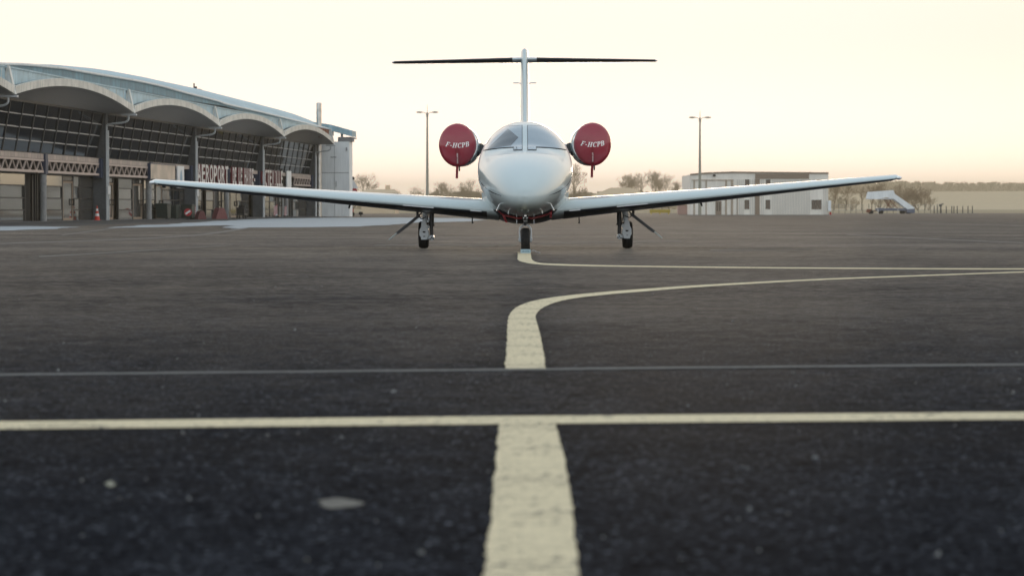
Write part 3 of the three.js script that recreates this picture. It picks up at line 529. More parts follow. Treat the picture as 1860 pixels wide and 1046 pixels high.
for (const sgn of [-1, 1]) {
  const fx = (g) => (sgn < 0 ? mirrorX(g) : g);
  const w = mesh('wing', fx(wingGeo), M.paint, plane);
  mesh('leading_edge', fx(strip(WS, qOf(1.72), qOf(7.0), Math.PI * 0.90, Math.PI * 1.055, 40, 10, 0.003)), M.paint, w);
  mesh('stall_strip', fx(merge([bar(wingAt(WS, qOf(0.82), Math.PI * 1.04, 0.006), wingAt(WS, qOf(1.03), Math.PI * 1.04, 0.006), 0.03, 0.018), bar(wingAt(WS, qOf(1.72), Math.PI * 1.045, 0.006), wingAt(WS, qOf(2.3), Math.PI * 1.045, 0.006), 0.022, 0.016)])), M.white, w);
  mesh('wing_underside', fx(strip(WS, qOf(0.72), qOf(7.05), Math.PI * 1.035, Math.PI * 1.995, 40, 24, 0.004)), M.undersideDark, w, 'dark underside of the wing');
  mesh('flap', fx(strip(WS, qOf(0.9), qOf(4.3), Math.PI * 1.70, Math.PI * 1.995, 24, 6, 0.012)), M.undersideDark, w);
  const T = wingAt(WS, qOf(3.42), Math.PI * 1.72); mesh('flap_hinge', fx(merge([rbox(0.035, 0.05, 0.16, 0.01, T.x, T.y - 0.02, T.z), rod(T, T.clone().add(V(0.03, -0.1, 0.02)), 0.018)])), M.gearDark, w);
  const E = wingAt(WS, qOf(7.06), Math.PI); mesh('tip_light', fx(new THREE.SphereGeometry(0.05, 16, 12).scale(1.3, 0.75, 1.6).translate(E.x + 0.1, E.y + 0.012, E.z - 0.09)), M.lens, w);
}
{ // tail fin, stabiliser
  const F = []; for (let i = 0; i <= 8; i++) { const k = i / 8; F.push([lerp(2.22, 4.10, k), 0, lerp(8.9, 11.05, Math.pow(k, 0.92)), lerp(2.9, 1.35, k), lerp(0.062, 0.112, k), 0]); }
  F.push([4.15, 0, 11.1, 1.3, 0.112, 0], [4.175, 0, 11.13, 1.24, 0.085, 0], [4.182, 0, 11.2, 1.1, 0.03, 0]);
  const g = loftWing(F, F.length - 1, 0); // built with its span along x; turned upright
  g.applyMatrix4(new THREE.Matrix4().makeBasis(V(0, 1, 0), V(1, 0, 0), V(0, 0, 1))); { const id = g.index; for (let i = 0; i < id.count; i += 3) { const a = id.getX(i); id.setX(i, id.getX(i + 1)); id.setX(i + 1, a); } g.computeVertexNormals(); }
  const fin = mesh('tail_fin', g, M.paint, plane);
  mesh('dorsal_fairing', grid(16, 14, (u, v) => { const s = lerp(6.6, 10.2, v), th = u * Math.PI, w = 0.16 * Math.sin(Math.PI * Math.min(1, v * 0.9 + 0.02)); return V(w * Math.cos(th), fTop(s) - 0.03 + (0.04 + 0.10 * v * (1 - v) * 2.4) * Math.sin(th), -s); }), M.paint, plane);
  mesh('tail_bullet', new THREE.SphereGeometry(1, 20, 14).scale(0.082, 0.075, 0.75).translate(0, 3.97, -11.7), M.paint, fin);
  mesh('beacon', merge([new THREE.CylinderGeometry(0.016, 0.022, 0.03, 12).translate(0, 4.185, -11.6), new THREE.SphereGeometry(0.016, 10, 8).translate(0, 4.2, -11.6)]), M.red2, fin);
  for (const sgn of [-1, 1]) mesh('antenna', tube([V(sgn * 0.06, 3.36, -10.9), V(sgn * 0.09, 3.42, -10.9), V(sgn * 0.13, 3.435, -10.9), V(sgn * 0.245, 3.44, -10.95)], 0.012, 16, 6), M.gearPaint, fin);
  const S = []; for (let i = 0; i <= 10; i++) { const k = i / 10; S.push([lerp(0.0, 2.83, k), 3.955 - 0.012 * k, lerp(11.0, 11.62, k), lerp(1.25, 0.62, k), lerp(0.085, 0.075, k), 0.0]); }
  S.push([2.86, 3.943, 11.68, 0.5, 0.06, 0], [2.875, 3.943, 11.8, 0.2, 0.03, 0]);
  const sg = loftWing(S, S.length - 1, 0);
  for (const sgn of [-1, 1]) {
    const fx = (q) => (sgn < 0 ? mirrorX(q) : q);
    const st = mesh('horizontal_stabilizer', fx(sg), M.paintUnder, plane);
    mesh('de_ice_boot', fx(strip(S, 0.26 / 2.83 * 10 / 12, 9.95 / 12, Math.PI * 0.84, Math.PI * 1.32, 20, 12, 0.004, 0)), M.boot, st);
    mesh('elevator', fx(strip(S, 0.1 / 2.83 * 10 / 12, 9.8 / 12, Math.PI * 1.5, Math.PI * 1.995, 16, 5, 0.005, 0)), M.paintUnder, st);
  }
}
// engines
const EX = 1.344, EH = 2.035, ES = 7.6;
for (const sgn of [-1, 1]) {
  const prof = [[0.30, 0.10], [0.335, 0.02], [0.355, 0], [0.375, 0.03], [0.40, 0.2], [0.415, 0.6], [0.41, 1.1], [0.36, 1.7], [0.27, 2.2], [0.25, 2.2], [0.24, 1.9]].map(([r, s]) => new THREE.Vector2(r, s));
  const nac = mesh('engine_nacelle', new THREE.LatheGeometry(prof, 48).rotateX(-Math.PI / 2).translate(sgn * (EX - 0.03), EH, -ES), M.paint, plane);
  mesh('inlet_lip', new THREE.LatheGeometry([[0.30, 0.12], [0.335, 0.018], [0.356, -0.003], [0.379, 0.03], [0.396, 0.16]].map((p) => new THREE.Vector2(...p)), 48).rotateX(-Math.PI / 2).translate(sgn * (EX - 0.03), EH, -ES), M.chrome, nac);
  mesh('pylon', rbox(0.5, 0.16, 1.5, 0.05, sgn * 0.92, 1.98, -ES - 1.15), M.paintUnder, nac);
  mesh('pylon_scoop', merge([rod(V(sgn * 0.90, 2.0, -ES - 0.28), V(sgn * 0.90, 2.0, -ES - 0.45), 0.075, 0.085, 16), rod(V(sgn * 0.955, 1.93, -ES - 0.2), V(sgn * 0.955, 1.86, -ES - 0.3), 0.05, 0.05)]), M.gearDark, nac);
}
// landing gear
function wheel(r, w, parent, x, y, z) {
  const k = w / 2, t = [[r * 0.52, -k * 0.82], [r * 0.72, -k * 0.98], [r * 0.88, -k * 0.94], [r * 0.965, -k * 0.7], [r * 0.99, -k * 0.4], [r * 0.985, -k * 0.36], [r, -k * 0.32], [r, -k * 0.05], [r * 0.988, -k * 0.03], [r * 0.988, k * 0.03], [r, k * 0.05], [r, k * 0.32], [r * 0.985, k * 0.36], [r * 0.99, k * 0.4], [r * 0.965, k * 0.7], [r * 0.88, k * 0.94], [r * 0.72, k * 0.98], [r * 0.52, k * 0.82]].map((p) => new THREE.Vector2(...p));
  mesh('tyre', new THREE.LatheGeometry(t, 48).rotateZ(Math.PI / 2).translate(x, y, z), M.rubber, parent);
  mesh('wheel_hub', merge([rod(V(x - k * 0.78, y, z), V(x + k * 0.78, y, z), r * 0.53, r * 0.53, 28), rod(V(x - k * 0.9, y, z), V(x + k * 0.9, y, z), r * 0.18, r * 0.18, 16)]), M.gearPaint, parent);
}
for (const sgn of [-1, 1]) {
  const g = new THREE.Group(); g.name = 'main_gear'; plane.add(g);
  const X = (x) => sgn * x, Z = -5.75, ZW = -6.12;
  mesh('leg', merge([rod(V(X(1.905), 0.86, Z), V(X(1.915), 0.66, Z), 0.062, 0.06, 20), rod(V(X(1.915), 0.66, Z), V(X(1.93), 0.50, Z), 0.06, 0.042, 20), rbox(0.16, 0.06, 0.18, 0.02, X(1.905), 0.80, Z), rod(V(X(1.915), 0.575, Z), V(X(1.915), 0.555, Z), 0.062, 0.062, 20)]), M.gearPaint, g);
  const cx = X(1.945), out = [[-0.04, 0.52], [0.035, 0.52], [0.05, 0.42], [0.078, 0.37], [0.082, 0.27], [0.06, 0.235], [0.05, 0.19], [-0.05, 0.19], [-0.055, 0.235], [-0.085, 0.27], [-0.08, 0.37], [-0.05, 0.42]].map(([a, b]) => [cx + a, b]);
  const hole = (y, w, h) => [[cx - w, y - h], [cx + w, y - h], [cx + w, y + h], [cx - w, y + h]];
  mesh('trailing_link', merge([extrude(out, 0.05, 0.008, [hole(0.33, 0.035, 0.022), hole(0.245, 0.026, 0.014)]).translate(0, 0, Z - 0.01), rbox(0.055, 0.075, 0.04, 0.012, cx - sgn * 0.075, 0.43, Z + 0.01), bar(V(cx - 0.07, 0.30, Z - 0.03), V(cx - 0.05 , 0.27, ZW), 0.03, 0.09)]), M.gearPaint, g);
  mesh('axle', merge([rod(V(X(1.965) - 0.11, 0.262, ZW), V(X(1.965) + 0.11, 0.262, ZW), 0.035), rod(V(X(1.93), 0.218, Z + 0.01), V(X(1.80), 0.222, Z - 0.02), 0.034, 0.038, 16), rod(V(X(1.80), 0.218, Z + 0.045), V(X(1.80), 0.225, Z - 0.1), 0.052, 0.052, 16)]), M.gearPaint, g);
  mesh('shock_absorber', merge([rod(V(X(1.80), 0.74, Z - 0.05), V(X(1.805), 0.45, Z - 0.05), 0.047, 0.047, 16), rod(V(X(1.805), 0.46, Z - 0.05), V(X(1.80), 0.23, Z - 0.05), 0.034, 0.034, 16), rod(V(X(1.785), 0.42, Z - 0.02), V(X(1.785), 0.24, Z - 0.02), 0.01), rod(V(X(1.80), 0.47, Z - 0.05), V(X(1.80), 0.44, Z - 0.05), 0.055, 0.055, 16)]), M.gearDark, g);
  mesh('bolt', merge([0, 1, 2].map((k) => new THREE.CylinderGeometry(0.014, 0.014, 0.03, 8).rotateX(Math.PI / 2).translate(X(1.77 + 0.03 * k), 0.195 + 0.03 * (k % 2), Z + 0.05))), M.gearDark, g);
  mesh('brake_hose', merge([tube([V(X(2.06), 0.66, Z), V(X(2.0), 0.585, Z + 0.03), V(X(1.95), 0.60, Z + 0.06), V(X(1.90), 0.62, Z + 0.05)], 0.009, 20, 6), tube([V(X(1.90), 0.7, Z + 0.02), V(X(1.865), 0.58, Z + 0.05), V(X(1.85), 0.46, Z + 0.03), V(X(1.875), 0.40, Z)], 0.008, 20, 6)]), M.rubber, g);
  // the door hangs outwards, seen almost edge on
  const a = V(X(2.03), 0.655, 0), b = V(X(2.47), 0.31, 0), c = V(X(2.62), 0.19, 0), dz = 0.46;
  const slab = (p, q, w0, w1, t) => { const d = V(q.x - p.x, q.y - p.y, 0).normalize(), n = V(-d.y, d.x, 0).multiplyScalar(t / 2), P = []; for (const [e, w] of [[p, w0], [q, w1]]) for (const z of [-w, 0.04]) for (const k of [1, -1]) P.push(e.clone().addScaledVector(n, k).add(V(0, 0, Z + z))); const id = [0, 2, 3, 0, 3, 1, 4, 5, 7, 4, 7, 6, 0, 4, 6, 0, 6, 2, 1, 3, 7, 1, 7, 5, 2, 6, 7, 2, 7, 3, 0, 1, 5, 0, 5, 4], gg = new THREE.BufferGeometry(); gg.setAttribute('position', new THREE.Float32BufferAttribute(P.flatMap((v) => v.toArray()), 3)); gg.setIndex(id); const r = gg.toNonIndexed(); r.computeVertexNormals(); return r; };
  mesh('gear_door', merge([slab(a, b, dz, dz * 0.8, 0.045)]), M.doorDark, g);
  mesh('door_tip', slab(b, c, dz * 0.6, 0.1, 0.02), M.paint, g);
  mesh('door_strut', merge([rod(V(X(2.075), 0.76, Z - 0.1), V(X(2.075), 0.62, Z - 0.1), 0.025), rod(V(X(1.99), 0.70, Z - 0.02), V(X(2.10), 0.60, Z - 0.02), 0.013)]), M.gearDark, g);
  wheel(0.262, 0.2, g, X(1.97), 0.262 - (sgn < 0 ? -0.012 : 0.012), ZW);
}
{
  const g = new THREE.Group(); g.name = 'nose_gear'; plane.add(g);
  const Z = -1.5;
  mesh('strut', merge([rod(V(0, 0.72, Z), V(0, 0.60, Z), 0.05, 0.05, 20), rod(V(0, 0.60, Z), V(0, 0.50, Z), 0.034, 0.034, 20), rbox(0.085, 0.05, 0.09, 0.015, 0, 0.605, Z + 0.02)]), M.chrome, g);
  mesh('torque_link', merge([bar(V(0, 0.62, Z + 0.05), V(0, 0.55, Z + 0.13), 0.05, 0.02), bar(V(0, 0.55, Z + 0.13), V(0, 0.49, Z + 0.06), 0.05, 0.02), rod(V(-0.035, 0.55, Z + 0.13), V(0.035, 0.55, Z + 0.13), 0.014)]), M.steel, g);
  mesh('wheel_well_door', merge([box(0.012, 0.17, 0.5, -0.15, 0.585, Z - 0.1), box(0.012, 0.17, 0.5, 0.15, 0.585, Z - 0.1)]), M.paintUnder, g);
  const fork = []; for (let k = 0; k <= 20; k++) { const t = Math.PI * k / 20; fork.push(V(0.098 * Math.cos(t), 0.395 + 0.088 * Math.sin(t), Z)); }
  mesh('fork', merge([tube([V(0.098, 0.2, Z), V(0.098, 0.3, Z), ...fork, V(-0.098, 0.3, Z), V(-0.098, 0.2, Z)], 0.017, 60, 10), rod(V(-0.115, 0.215, Z), V(0.115, 0.215, Z), 0.03), box(0.03, 0.03, 0.07, -0.108, 0.235, Z), box(0.03, 0.03, 0.07, 0.108, 0.235, Z)]), M.gearPaint, g);
  wheel(0.216, 0.158, g, 0, 0.216, Z);
}
// ---------------------------------------------------------------- things resting on or against the jet
function onPlane(o, p) { const q = plane.localToWorld(p.clone()); o.position.copy(q); o.rotation.copy(plane.rotation); return o; }
function canvasTex(w, h, draw) { const c = document.createElement('canvas'); c.width = w; c.height = h; draw(c.getContext('2d'), w, h); const t = new THREE.CanvasTexture(c); t.colorSpace = THREE.SRGBColorSpace; t.magFilter = THREE.LinearFilter; return t; }
const coverTex = canvasTex(512, 512, (x) => {
  x.fillStyle = '#922334'; x.fillRect(0, 0, 512, 512);
  const r = rng(5); for (let k = 0; k < 900; k++) { x.fillStyle = `rgba(${r() < 0.5 ? '90,14,24' : '190,70,80'},${0.03 * r()})`; x.fillRect(r() * 512, r() * 512, 4 + r() * 60, 3 + r() * 20); }
  x.fillStyle = '#eeeae6'; x.font = 'bold 84px serif'; x.textBaseline = 'middle'; x.textAlign = 'center';
  const s = 'F-HCPB', adv = [54, 34, 62, 54, 48, 50], tot = adv.reduce((a, b) => a + b, 0); let u = -tot / 2;
  for (let k = 0; k < s.length; k++) { const m = u + adv[k] / 2; x.save(); x.translate(256 + m, 268 - (m / 150) ** 2 * 22); x.rotate(-m / 150 * 0.30 ); x.transform(1, 0, -0.24, 1, 0, 0); x.scale(0.9, 1); x.fillText(s[k], 0, 0); x.restore(); u += adv[k]; }
});
M.cover = phys(1, 1, 1, 0.36, { map: coverTex, clearcoat: 0.5, clearcoatRoughness: 0.16, bumpMap: rep(fabricBump, 1), bumpScale: 0.01 });
function strapTex(text) { return canvasTex(32, 512, (x, w, h) => { x.fillStyle = '#7e1722'; x.fillRect(0, 0, w, h); x.fillStyle = '#e4dcd8'; x.font = 'bold 24px sans-serif'; x.textBaseline = 'middle'; x.textAlign = 'left'; x.save(); x.translate(16, 96); x.rotate(Math.PI / 2); x.fillText(text, 0, 0); x.restore(); }); }
function engineCover(sgn, label, text) {
  const o = onPlane(thing('engine_cover', label, 'engine cover', [0, 0, 0], 0, 'red covers on the two engine inlets'), V(sgn * EX, EH + 0.01, -ES + 0.02));
  const rx = 0.366, rim = (a) => { const c = Math.cos(a), s = Math.sin(a); return [rx * c * (1 - 0.03 * Math.max(0, -s)), (s > 0 ? 0.418 : 0.424) * s]; };
  const f = (u, v) => { // v: 0 centre .. 0.75 rim .. 1 back edge
    const a = u * 2 * Math.PI + Math.PI / 2;
    if (v <= 0.78) { const q = v / 0.78, [x, y] = rim(a), r = Math.sin(q * Math.PI / 2), bulge = 0.15 * Math.cos(q * Math.PI / 2), wr = 0.020 * nz(x * r * 5 + sgn * 3, y * r * 6, 2) * q + 0.006 * Math.sin(a * 9 + sgn) * q ** 3; return V(x * r, y * r, bulge + wr + (q > 0.97 ? 0 : 0)); }
    const q = (v - 0.78) / 0.22, [x, y] = rim(a); return V(x * (1 + 0.05 * q), y * (1 + 0.03 * q), -0.26 * q + 0.006 * Math.sin(a * 11));
  };
  mesh('cover', grid(64, 32, f, (p) => [p.x / 0.80 + 0.5, p.y / 0.80 + 0.5]), M.cover, o);
  mesh('hem', grid(64, 6, (u, v) => { const a = u * 2 * Math.PI, [x, y] = rim(a), b = v * 2 * Math.PI, q = 1 + 0.012 * Math.cos(b); return V(x * q, y * q, 0.012 * Math.sin(b) - 0.012 + 0.004 * Math.sin(a * 13)); }), M.red, o);
  const path = [[0.155, -0.07], [0.155, -0.16], [0.14, -0.27], [0.095, -0.37], [0.045, -0.425], [0.03, -0.5], [0.03, -0.67]].map(([z, y]) => V(-0.01, y, z + 0.012)), cv = new THREE.CatmullRomCurve3(path);
  mesh('strap', grid(1, 30, (u, v) => { const p = cv.getPoint(v); return V(p.x + (u - 0.5) * 0.05 + 0.01 * Math.sin(v * 4), p.y, p.z); }, (p, u, v) => [u, 1 - v]), phys(1, 1, 1, 0.6, { map: strapTex(text) }), o);
  mesh('buckle', rbox(0.03, 0.09, 0.05, 0.008, 0.035, -0.48, 0.0), M.gearDark, o);
}
engineCover(-1, 'red engine cover with a strap reading RIGHT, on the engine left of the cockpit', 'RIGHT ENGINE');
engineCover(1, 'red engine cover with a strap reading LEFT, on the engine right of the cockpit', 'LEFT ENGINE');
{
  const o = onPlane(thing('safety_ribbon', 'red safety ribbon slung under the nose between the probe covers', 'ribbon'), V(0, 0, -1.3));
  for (const sgn of [-1, 1]) {
    const c = new THREE.CatmullRomCurve3([V(sgn * 0.47, 0.735, 0.28), V(sgn * 0.40, 0.675, 0.22), V(sgn * 0.24, 0.625, 0.12), V(sgn * 0.10, 0.60, -0.05), V(sgn * 0.05, 0.61, -0.12)]);
    const a = mesh('ribbon', grid(24, 1, (u, v) => c.getPoint(u).add(V(0, (v - 0.5) * 0.034, 0.004 * Math.sin(u * 30)))), M.redRibbon, o);
    const q = c.getPoint(sgn < 0 ? 0.28 : 0.12); mesh('ribbon_tail', grid(1, 8, (u, v) => V(q.x + (u - 0.5) * 0.04 - sgn * 0.06 * v * (sgn < 0 ? 1 : 0), q.y - 0.14 * v * (sgn < 0 ? 1 : 0.7), q.z + 0.02 * Math.sin(v * 5))), M.redRibbon, a);
  }
}
{
  const p = onGround(954.6, 460), o = thing('wheel_chock', 'pale blue lettered wheel chock in front of the nose wheel', 'wheel chock', [p.x, 0, p.z + 0.02]);
  const prism = new THREE.ExtrudeGeometry(new THREE.Shape([[0, 0], [0.14, 0], [0.1, 0.058], [0.03, 0.062]].map((q) => new THREE.Vector2(...q))), { depth: 0.165, bevelEnabled: true, bevelSize: 0.003, bevelThickness: 0.003, bevelSegments: 1 }).rotateY(-Math.PI / 2).translate(0.0825, 0.004, -0.1);
  mesh('block', prism, M.chock, o);
  const t = canvasTex(256, 96, (x, w, h) => { x.fillStyle = '#9fb6bd'; x.fillRect(0, 0, w, h); x.fillStyle = '#12394a'; x.font = 'bold 74px sans-serif'; x.textAlign = 'center'; x.textBaseline = 'middle'; x.fillText('LE-IYS', w / 2, h / 2 + 4, w - 20); });
  mesh('lettering', new THREE.PlaneGeometry(0.155, 0.05).rotateX(-0.55).translate(0, 0.036, 0.026), std(1, 1, 1, 0.6, { map: t }), o);
  mesh('rope', tube([V(0.08, 0.03, -0.02), V(0.13, 0.05, -0.03), V(0.2, 0.02, -0.02), V(0.25, 0.012, 0.0), V(0.22, 0.008, 0.06)], 0.007, 30, 6), M.steel, o);
}

// ---------------------------------------------------------------- signs and small things along the terminal
const font = await new FontLoader().loadAsync('fonts/droid/droid_sans_bold.typeface.json');
const facTurn = Math.PI / 2 - TA;
const facPos = (u, h, w) => TP.clone().addScaledVector(TU, u).addScaledVector(TN, w).setY(h).toArray();
function letterSign(text, px0, px1, yMid, label, size = 1.0) {
  const w = -0.12, [u0] = term(px0, yMid, w), [u1, h] = term(px1, yMid, w), hm = term((px0 + px1) / 2, yMid, w)[1]; void h;
  const o = thing('letter_sign', label, 'sign', facPos(u0, hm - size / 2, w), facTurn, 'lettering along the terminal front');
  const L = u1 - u0, chars = [...text], adv = L / chars.length;
  chars.forEach((ch, k) => {
    if (ch === ' ') return;
    const g = new TextGeometry(ch, { font, size: 1, depth: 0.16, curveSegments: 5, bevelEnabled: false }); g.computeBoundingBox();
    const b = g.boundingBox, gw = b.max.x - b.min.x, want = ch === '-' ? adv * 0.5 : ch === 'I' ? adv * 0.3 : adv * 0.84;
    g.translate(-b.min.x, ch === '-' ? -0.05 : 0, 0).scale(want / gw, size / 0.74 * 0.74 * 1.35, 1).translate(adv * k + (adv - want) / 2, 0, 0);
    mesh('letter', g, [M.letterWhite, M.letterRed], o);
  });
  return o;
}
letterSign('AEROPORT', 353.5, 411, 320, 'white and red letters AEROPORT on the terminal front', 0.98);
letterSign('DE LE HAVRE-', 418, 460, 324, 'white and red letters LE HAVRE beside a pier of the terminal', 0.98);
letterSign('OCTEVILLE', 472.5, 510, 327, 'white and red letters OCTEVILLE toward the far end', 0.98);
{ // blank light box and white emblem board
  const w = -0.2, [u0] = term(270, 312, w), [u1] = term(315, 314, w), o = thing('sign_board', 'large blank beige board above the doors, left of the white emblem panel', 'sign', facPos(u0, 2.75, w), facTurn);
  mesh('board', rbox(u1 - u0, 1.0, 0.18, 0.02, (u1 - u0) / 2, 0.5, 0), std(0.62, 0.50, 0.40, 0.5, { map: rep(streaks, 0.3) }), o);
  mesh('frame', merge([box(u1 - u0 + 0.1, 0.06, 0.22, (u1 - u0) / 2, 1.03, 0), box(u1 - u0 + 0.1, 0.06, 0.22, (u1 - u0) / 2, -0.03, 0), box(0.06, 1.12, 0.22, -0.03, 0.5, 0), box(0.06, 1.12, 0.22, u1 - u0 + 0.03, 0.5, 0)]), M.navy, o);
  const [a] = term(320.5, 314, w), [b] = term(332.5, 314, w), p = thing('emblem_panel', 'white panel with a pale blue leaf emblem beside the second pier', 'sign', facPos(a, 2.2, w), facTurn);
  mesh('panel', rbox(b - a, 1.55, 0.1, 0.02, (b - a) / 2, 0.78, 0), M.white, p);
  const s = new THREE.Shape(); s.moveTo(0, 0); s.bezierCurveTo(0.5, 0.25, 0.5, 0.7, 0.05, 1.05); s.bezierCurveTo(-0.35, 0.7, -0.3, 0.25, 0, 0);
  mesh('emblem', new THREE.ExtrudeGeometry(s, { depth: 0.01, bevelEnabled: false }).translate((b - a) / 2, 0.25, 0.055), std(0.28, 0.40, 0.50, 0.6), p);
  const [c] = term(520, 330, w), [d] = term(527.5, 330, w), e = thing('sign_board', 'narrow pale upright board at the far end of the lettering', 'sign', facPos(c, 2.3, w), facTurn);
  mesh('board', rbox(d - c, 1.75, 0.12, 0.02, (d - c) / 2, 0.87, 0), M.whitePanel, e); mesh('frame', box(d - c + 0.1, 0.06, 0.16, (d - c) / 2, 1.79, 0), M.navy, e);
}
{
  const p = at(175.3, 398, 148), o = thing('traffic_cone', 'orange and white striped traffic cone beside the first pier', 'traffic cone', [p.x, 0, p.z]);
  const pts = (y0, y1) => [[0.18 - 0.155 * y0 / 0.92, y0], [0.18 - 0.155 * y1 / 0.92, y1]].map((q) => new THREE.Vector2(...q));
  mesh('base', rbox(0.5, 0.06, 0.5, 0.02, 0, 0.03, 0), M.orange, o);
  [[0.06, 0.3, 0], [0.3, 0.46, 1], [0.46, 0.62, 0], [0.62, 0.76, 1], [0.76, 0.92, 0]].forEach(([a, b, k]) => mesh('band', new THREE.LatheGeometry(pts(a, b), 20), k ? M.white : M.orange, o));
  mesh('tip', new THREE.SphereGeometry(0.026, 10, 8).translate(0, 0.92, 0), M.orange, o);
}
function onFront(px, w) { const [u] = term(px, 392, w); return facPos(u, 0, w); }
function wheelieBin(px, w, s, label) {
  const o = thing('waste_bin', label, 'waste bin', onFront(px, w), facTurn, 'green waste bins at the terminal');
  mesh('body', extrude([[-0.45, 0.12], [0.45, 0.12], [0.58, 1.05], [-0.58, 1.05]], 0.8, 0.02).translate(0, 0, -0.4).scale(s, s, s), M.bin, o);
  mesh('lid', rbox(1.24, 0.12, 0.92, 0.04, 0, 1.12, 0).scale(s, s, s), M.bin, o);
  mesh('wheel', merge([-0.36, 0.36].map((x) => rod(V(x - 0.04, 0.09, 0.3), V(x + 0.04, 0.09, 0.3), 0.09, 0.09, 14))).scale(s, s, s), M.rubber, o);
}
wheelieBin(296, -0.2, 0.95, 'dark green waste bin between the column and the second pier');
wheelieBin(313, -0.25, 0.85, 'dark green waste bin nearer the second pier');
wheelieBin(341, 0.5, 0.9, 'green waste bin in front of the second pier, behind the round sign');
{
  const o = thing('round_sign', 'round red and white sign leaning by the green bin', 'sign', onFront(340.5, 1.25), 0.1);
  mesh('disc', new THREE.CylinderGeometry(0.26, 0.26, 0.03, 28).rotateX(Math.PI / 2).translate(0, 0.5, 0), M.red2, o);
  mesh('bar', box(0.4, 0.13, 0.02, 0, 0, 0.02).rotateZ(0.6).translate(0, 0.5, 0), M.white, o); mesh('stand', merge([rod(V(0, 0, -0.04), V(0, 0.4, -0.03), 0.025), box(0.3, 0.04, 0.3, 0, 0.02, -0.05)]), M.dark, o);
  function striped(px, w, h, wd, label) {
    const q = thing('striped_marker', label, 'marker board', onFront(px, w), 0.25, 'red and white striped markers by the doors');
    mesh('board', rbox(wd, h, 0.06, 0.01, 0, 0.15 + h / 2, 0), M.white, q);
    for (let k = 0; k < 5; k++) mesh('stripe', extrude([[-wd / 2, 0], [wd / 2, wd * 0.8], [wd / 2, wd * 0.8 + h * 0.1], [-wd / 2, h * 0.1]], 0.01).translate(0, 0.16 + k * h * 0.19 - 0.02, 0.032), M.red2, q);
    mesh('foot', rbox(wd + 0.2, 0.16, 0.4, 0.03, 0, 0.08, 0), M.dark, q);
  }
  striped(352, 0.6, 0.75, 0.2, 'leaning red and white striped marker right of the round sign');
  striped(500, 0.1, 0.85, 0.3, 'red and white striped marker under the letters OCTEVILLE');
  striped(518, 0.1, 0.8, 0.2, 'narrower pale red striped marker right of the other striped one');
}
{
  const b = (px, w, s, mat, label) => { const o = thing('water_barrier', label, 'barrier', onFront(px, w), facTurn - 0.5); mesh('body', extrude([[-0.75, 0], [0.75, 0], [0.68, 0.22], [0.38, 0.82], [0.28, 0.95], [-0.22, 0.95], [-0.36, 0.82], [-0.66, 0.22]], 0.5, 0.04).translate(0, 0, -0.25).scale(s, s, s), mat, o); mesh('rib', merge([-0.3, 0, 0.3].map((x) => rbox(0.08, 0.55, 0.6, 0.02, x * 0.9, 0.34, 0))).scale(s, s, s), mat, o); };
  b(398, 1.6, 0.82, M.barrier, 'faded red plastic barrier in front of the AEROPORT doors');
  b(363, 1.2, 0.6, std(0.10, 0.03, 0.035, 0.7), 'dark red plastic barrier right of the second pier');
  const c = thing('luggage_trolley', 'dark luggage trolley standing before the doors', 'trolley', onFront(438, 0.9), facTurn);
  mesh('platform', rbox(1.2, 0.1, 0.7, 0.03, 0, 0.3, 0), M.gearDark, c); mesh('load', merge([rbox(0.5, 0.5, 0.6, 0.05, -0.3, 0.6, 0), rbox(0.5, 0.65, 0.5, 0.05, 0.28, 0.68, 0)]), M.dark, c); mesh('handle', tube([V(0.6, 0.3, -0.3), V(0.66, 1.05, -0.3), V(0.66, 1.05, 0.3), V(0.6, 0.3, 0.3)], 0.025, 30, 6), M.gearDark, c); mesh('wheel', merge([[-0.45, 0.25], [0.45, 0.25], [-0.45, -0.25], [0.45, -0.25]].map(([x, z]) => rod(V(x, 0.12, z - 0.04), V(x, 0.12, z + 0.04), 0.12, 0.12, 14))), M.rubber, c);
}
{ // warning sign post at the end of the terminal, with a small cart below
  const D = 232, p = at(641, 391, D), o = thing('sign_post', 'post with a white triangle sign above a red round sign', 'sign', [p.x, 0, p.z]);
  const Y = (y) => at(641, y, D).y;
  mesh('post', rod(V(0, 0, 0), V(0, Y(326), 0), 0.05), M.lampGrey, o);
  mesh('triangle_board', extrude([[-0.5, Y(342)], [0.5, Y(342)], [0, Y(326)]], 0.03, 0.02).translate(0, 0, 0.06), M.white, o); mesh('round_board', new THREE.CylinderGeometry(0.42, 0.42, 0.03, 28).rotateX(Math.PI / 2).translate(0, Y(348), 0.07), M.red2, o); mesh('white_bar', box(0.6, 0.16, 0.02, 0, Y(348), 0.1), M.white, o);
  mesh('lamp_head', merge([new THREE.SphereGeometry(0.16, 14, 10).translate(0, Y(324), 0), box(0.12, 0.3, 0.12, 0, Y(327), 0)]), M.dark, o);
  const c = thing('hand_cart', 'small red cart parked at the foot of the sign post', 'cart', [p.x - 0.4, 0, p.z + 0.8], 0.5);
  mesh('body', rbox(0.9, 0.42, 0.5, 0.06, 0, 0.52, 0), M.red2, c); mesh('handle', tube([V(0.4, 0.6, 0), V(0.7, 0.95, 0), V(0.8, 1.0, 0)], 0.03, 16, 6), M.dark, c); mesh('wheel', merge([-0.3, 0.3].map((x) => rod(V(x, 0.22, -0.3), V(x, 0.22, 0.3), 0.22, 0.22, 18))), M.rubber, c);
  const d = thing('low_lamp', 'small dark ground lamp right of the red cart', 'lamp', at(655, 391.4, D).setY(0).toArray()); mesh('housing', rbox(0.4, 0.28, 0.3, 0.08, 0, 0.3, 0), M.dark, d); mesh('leg', rod(V(0, 0, 0), V(0, 0.2, 0), 0.05), M.dark, d);
}
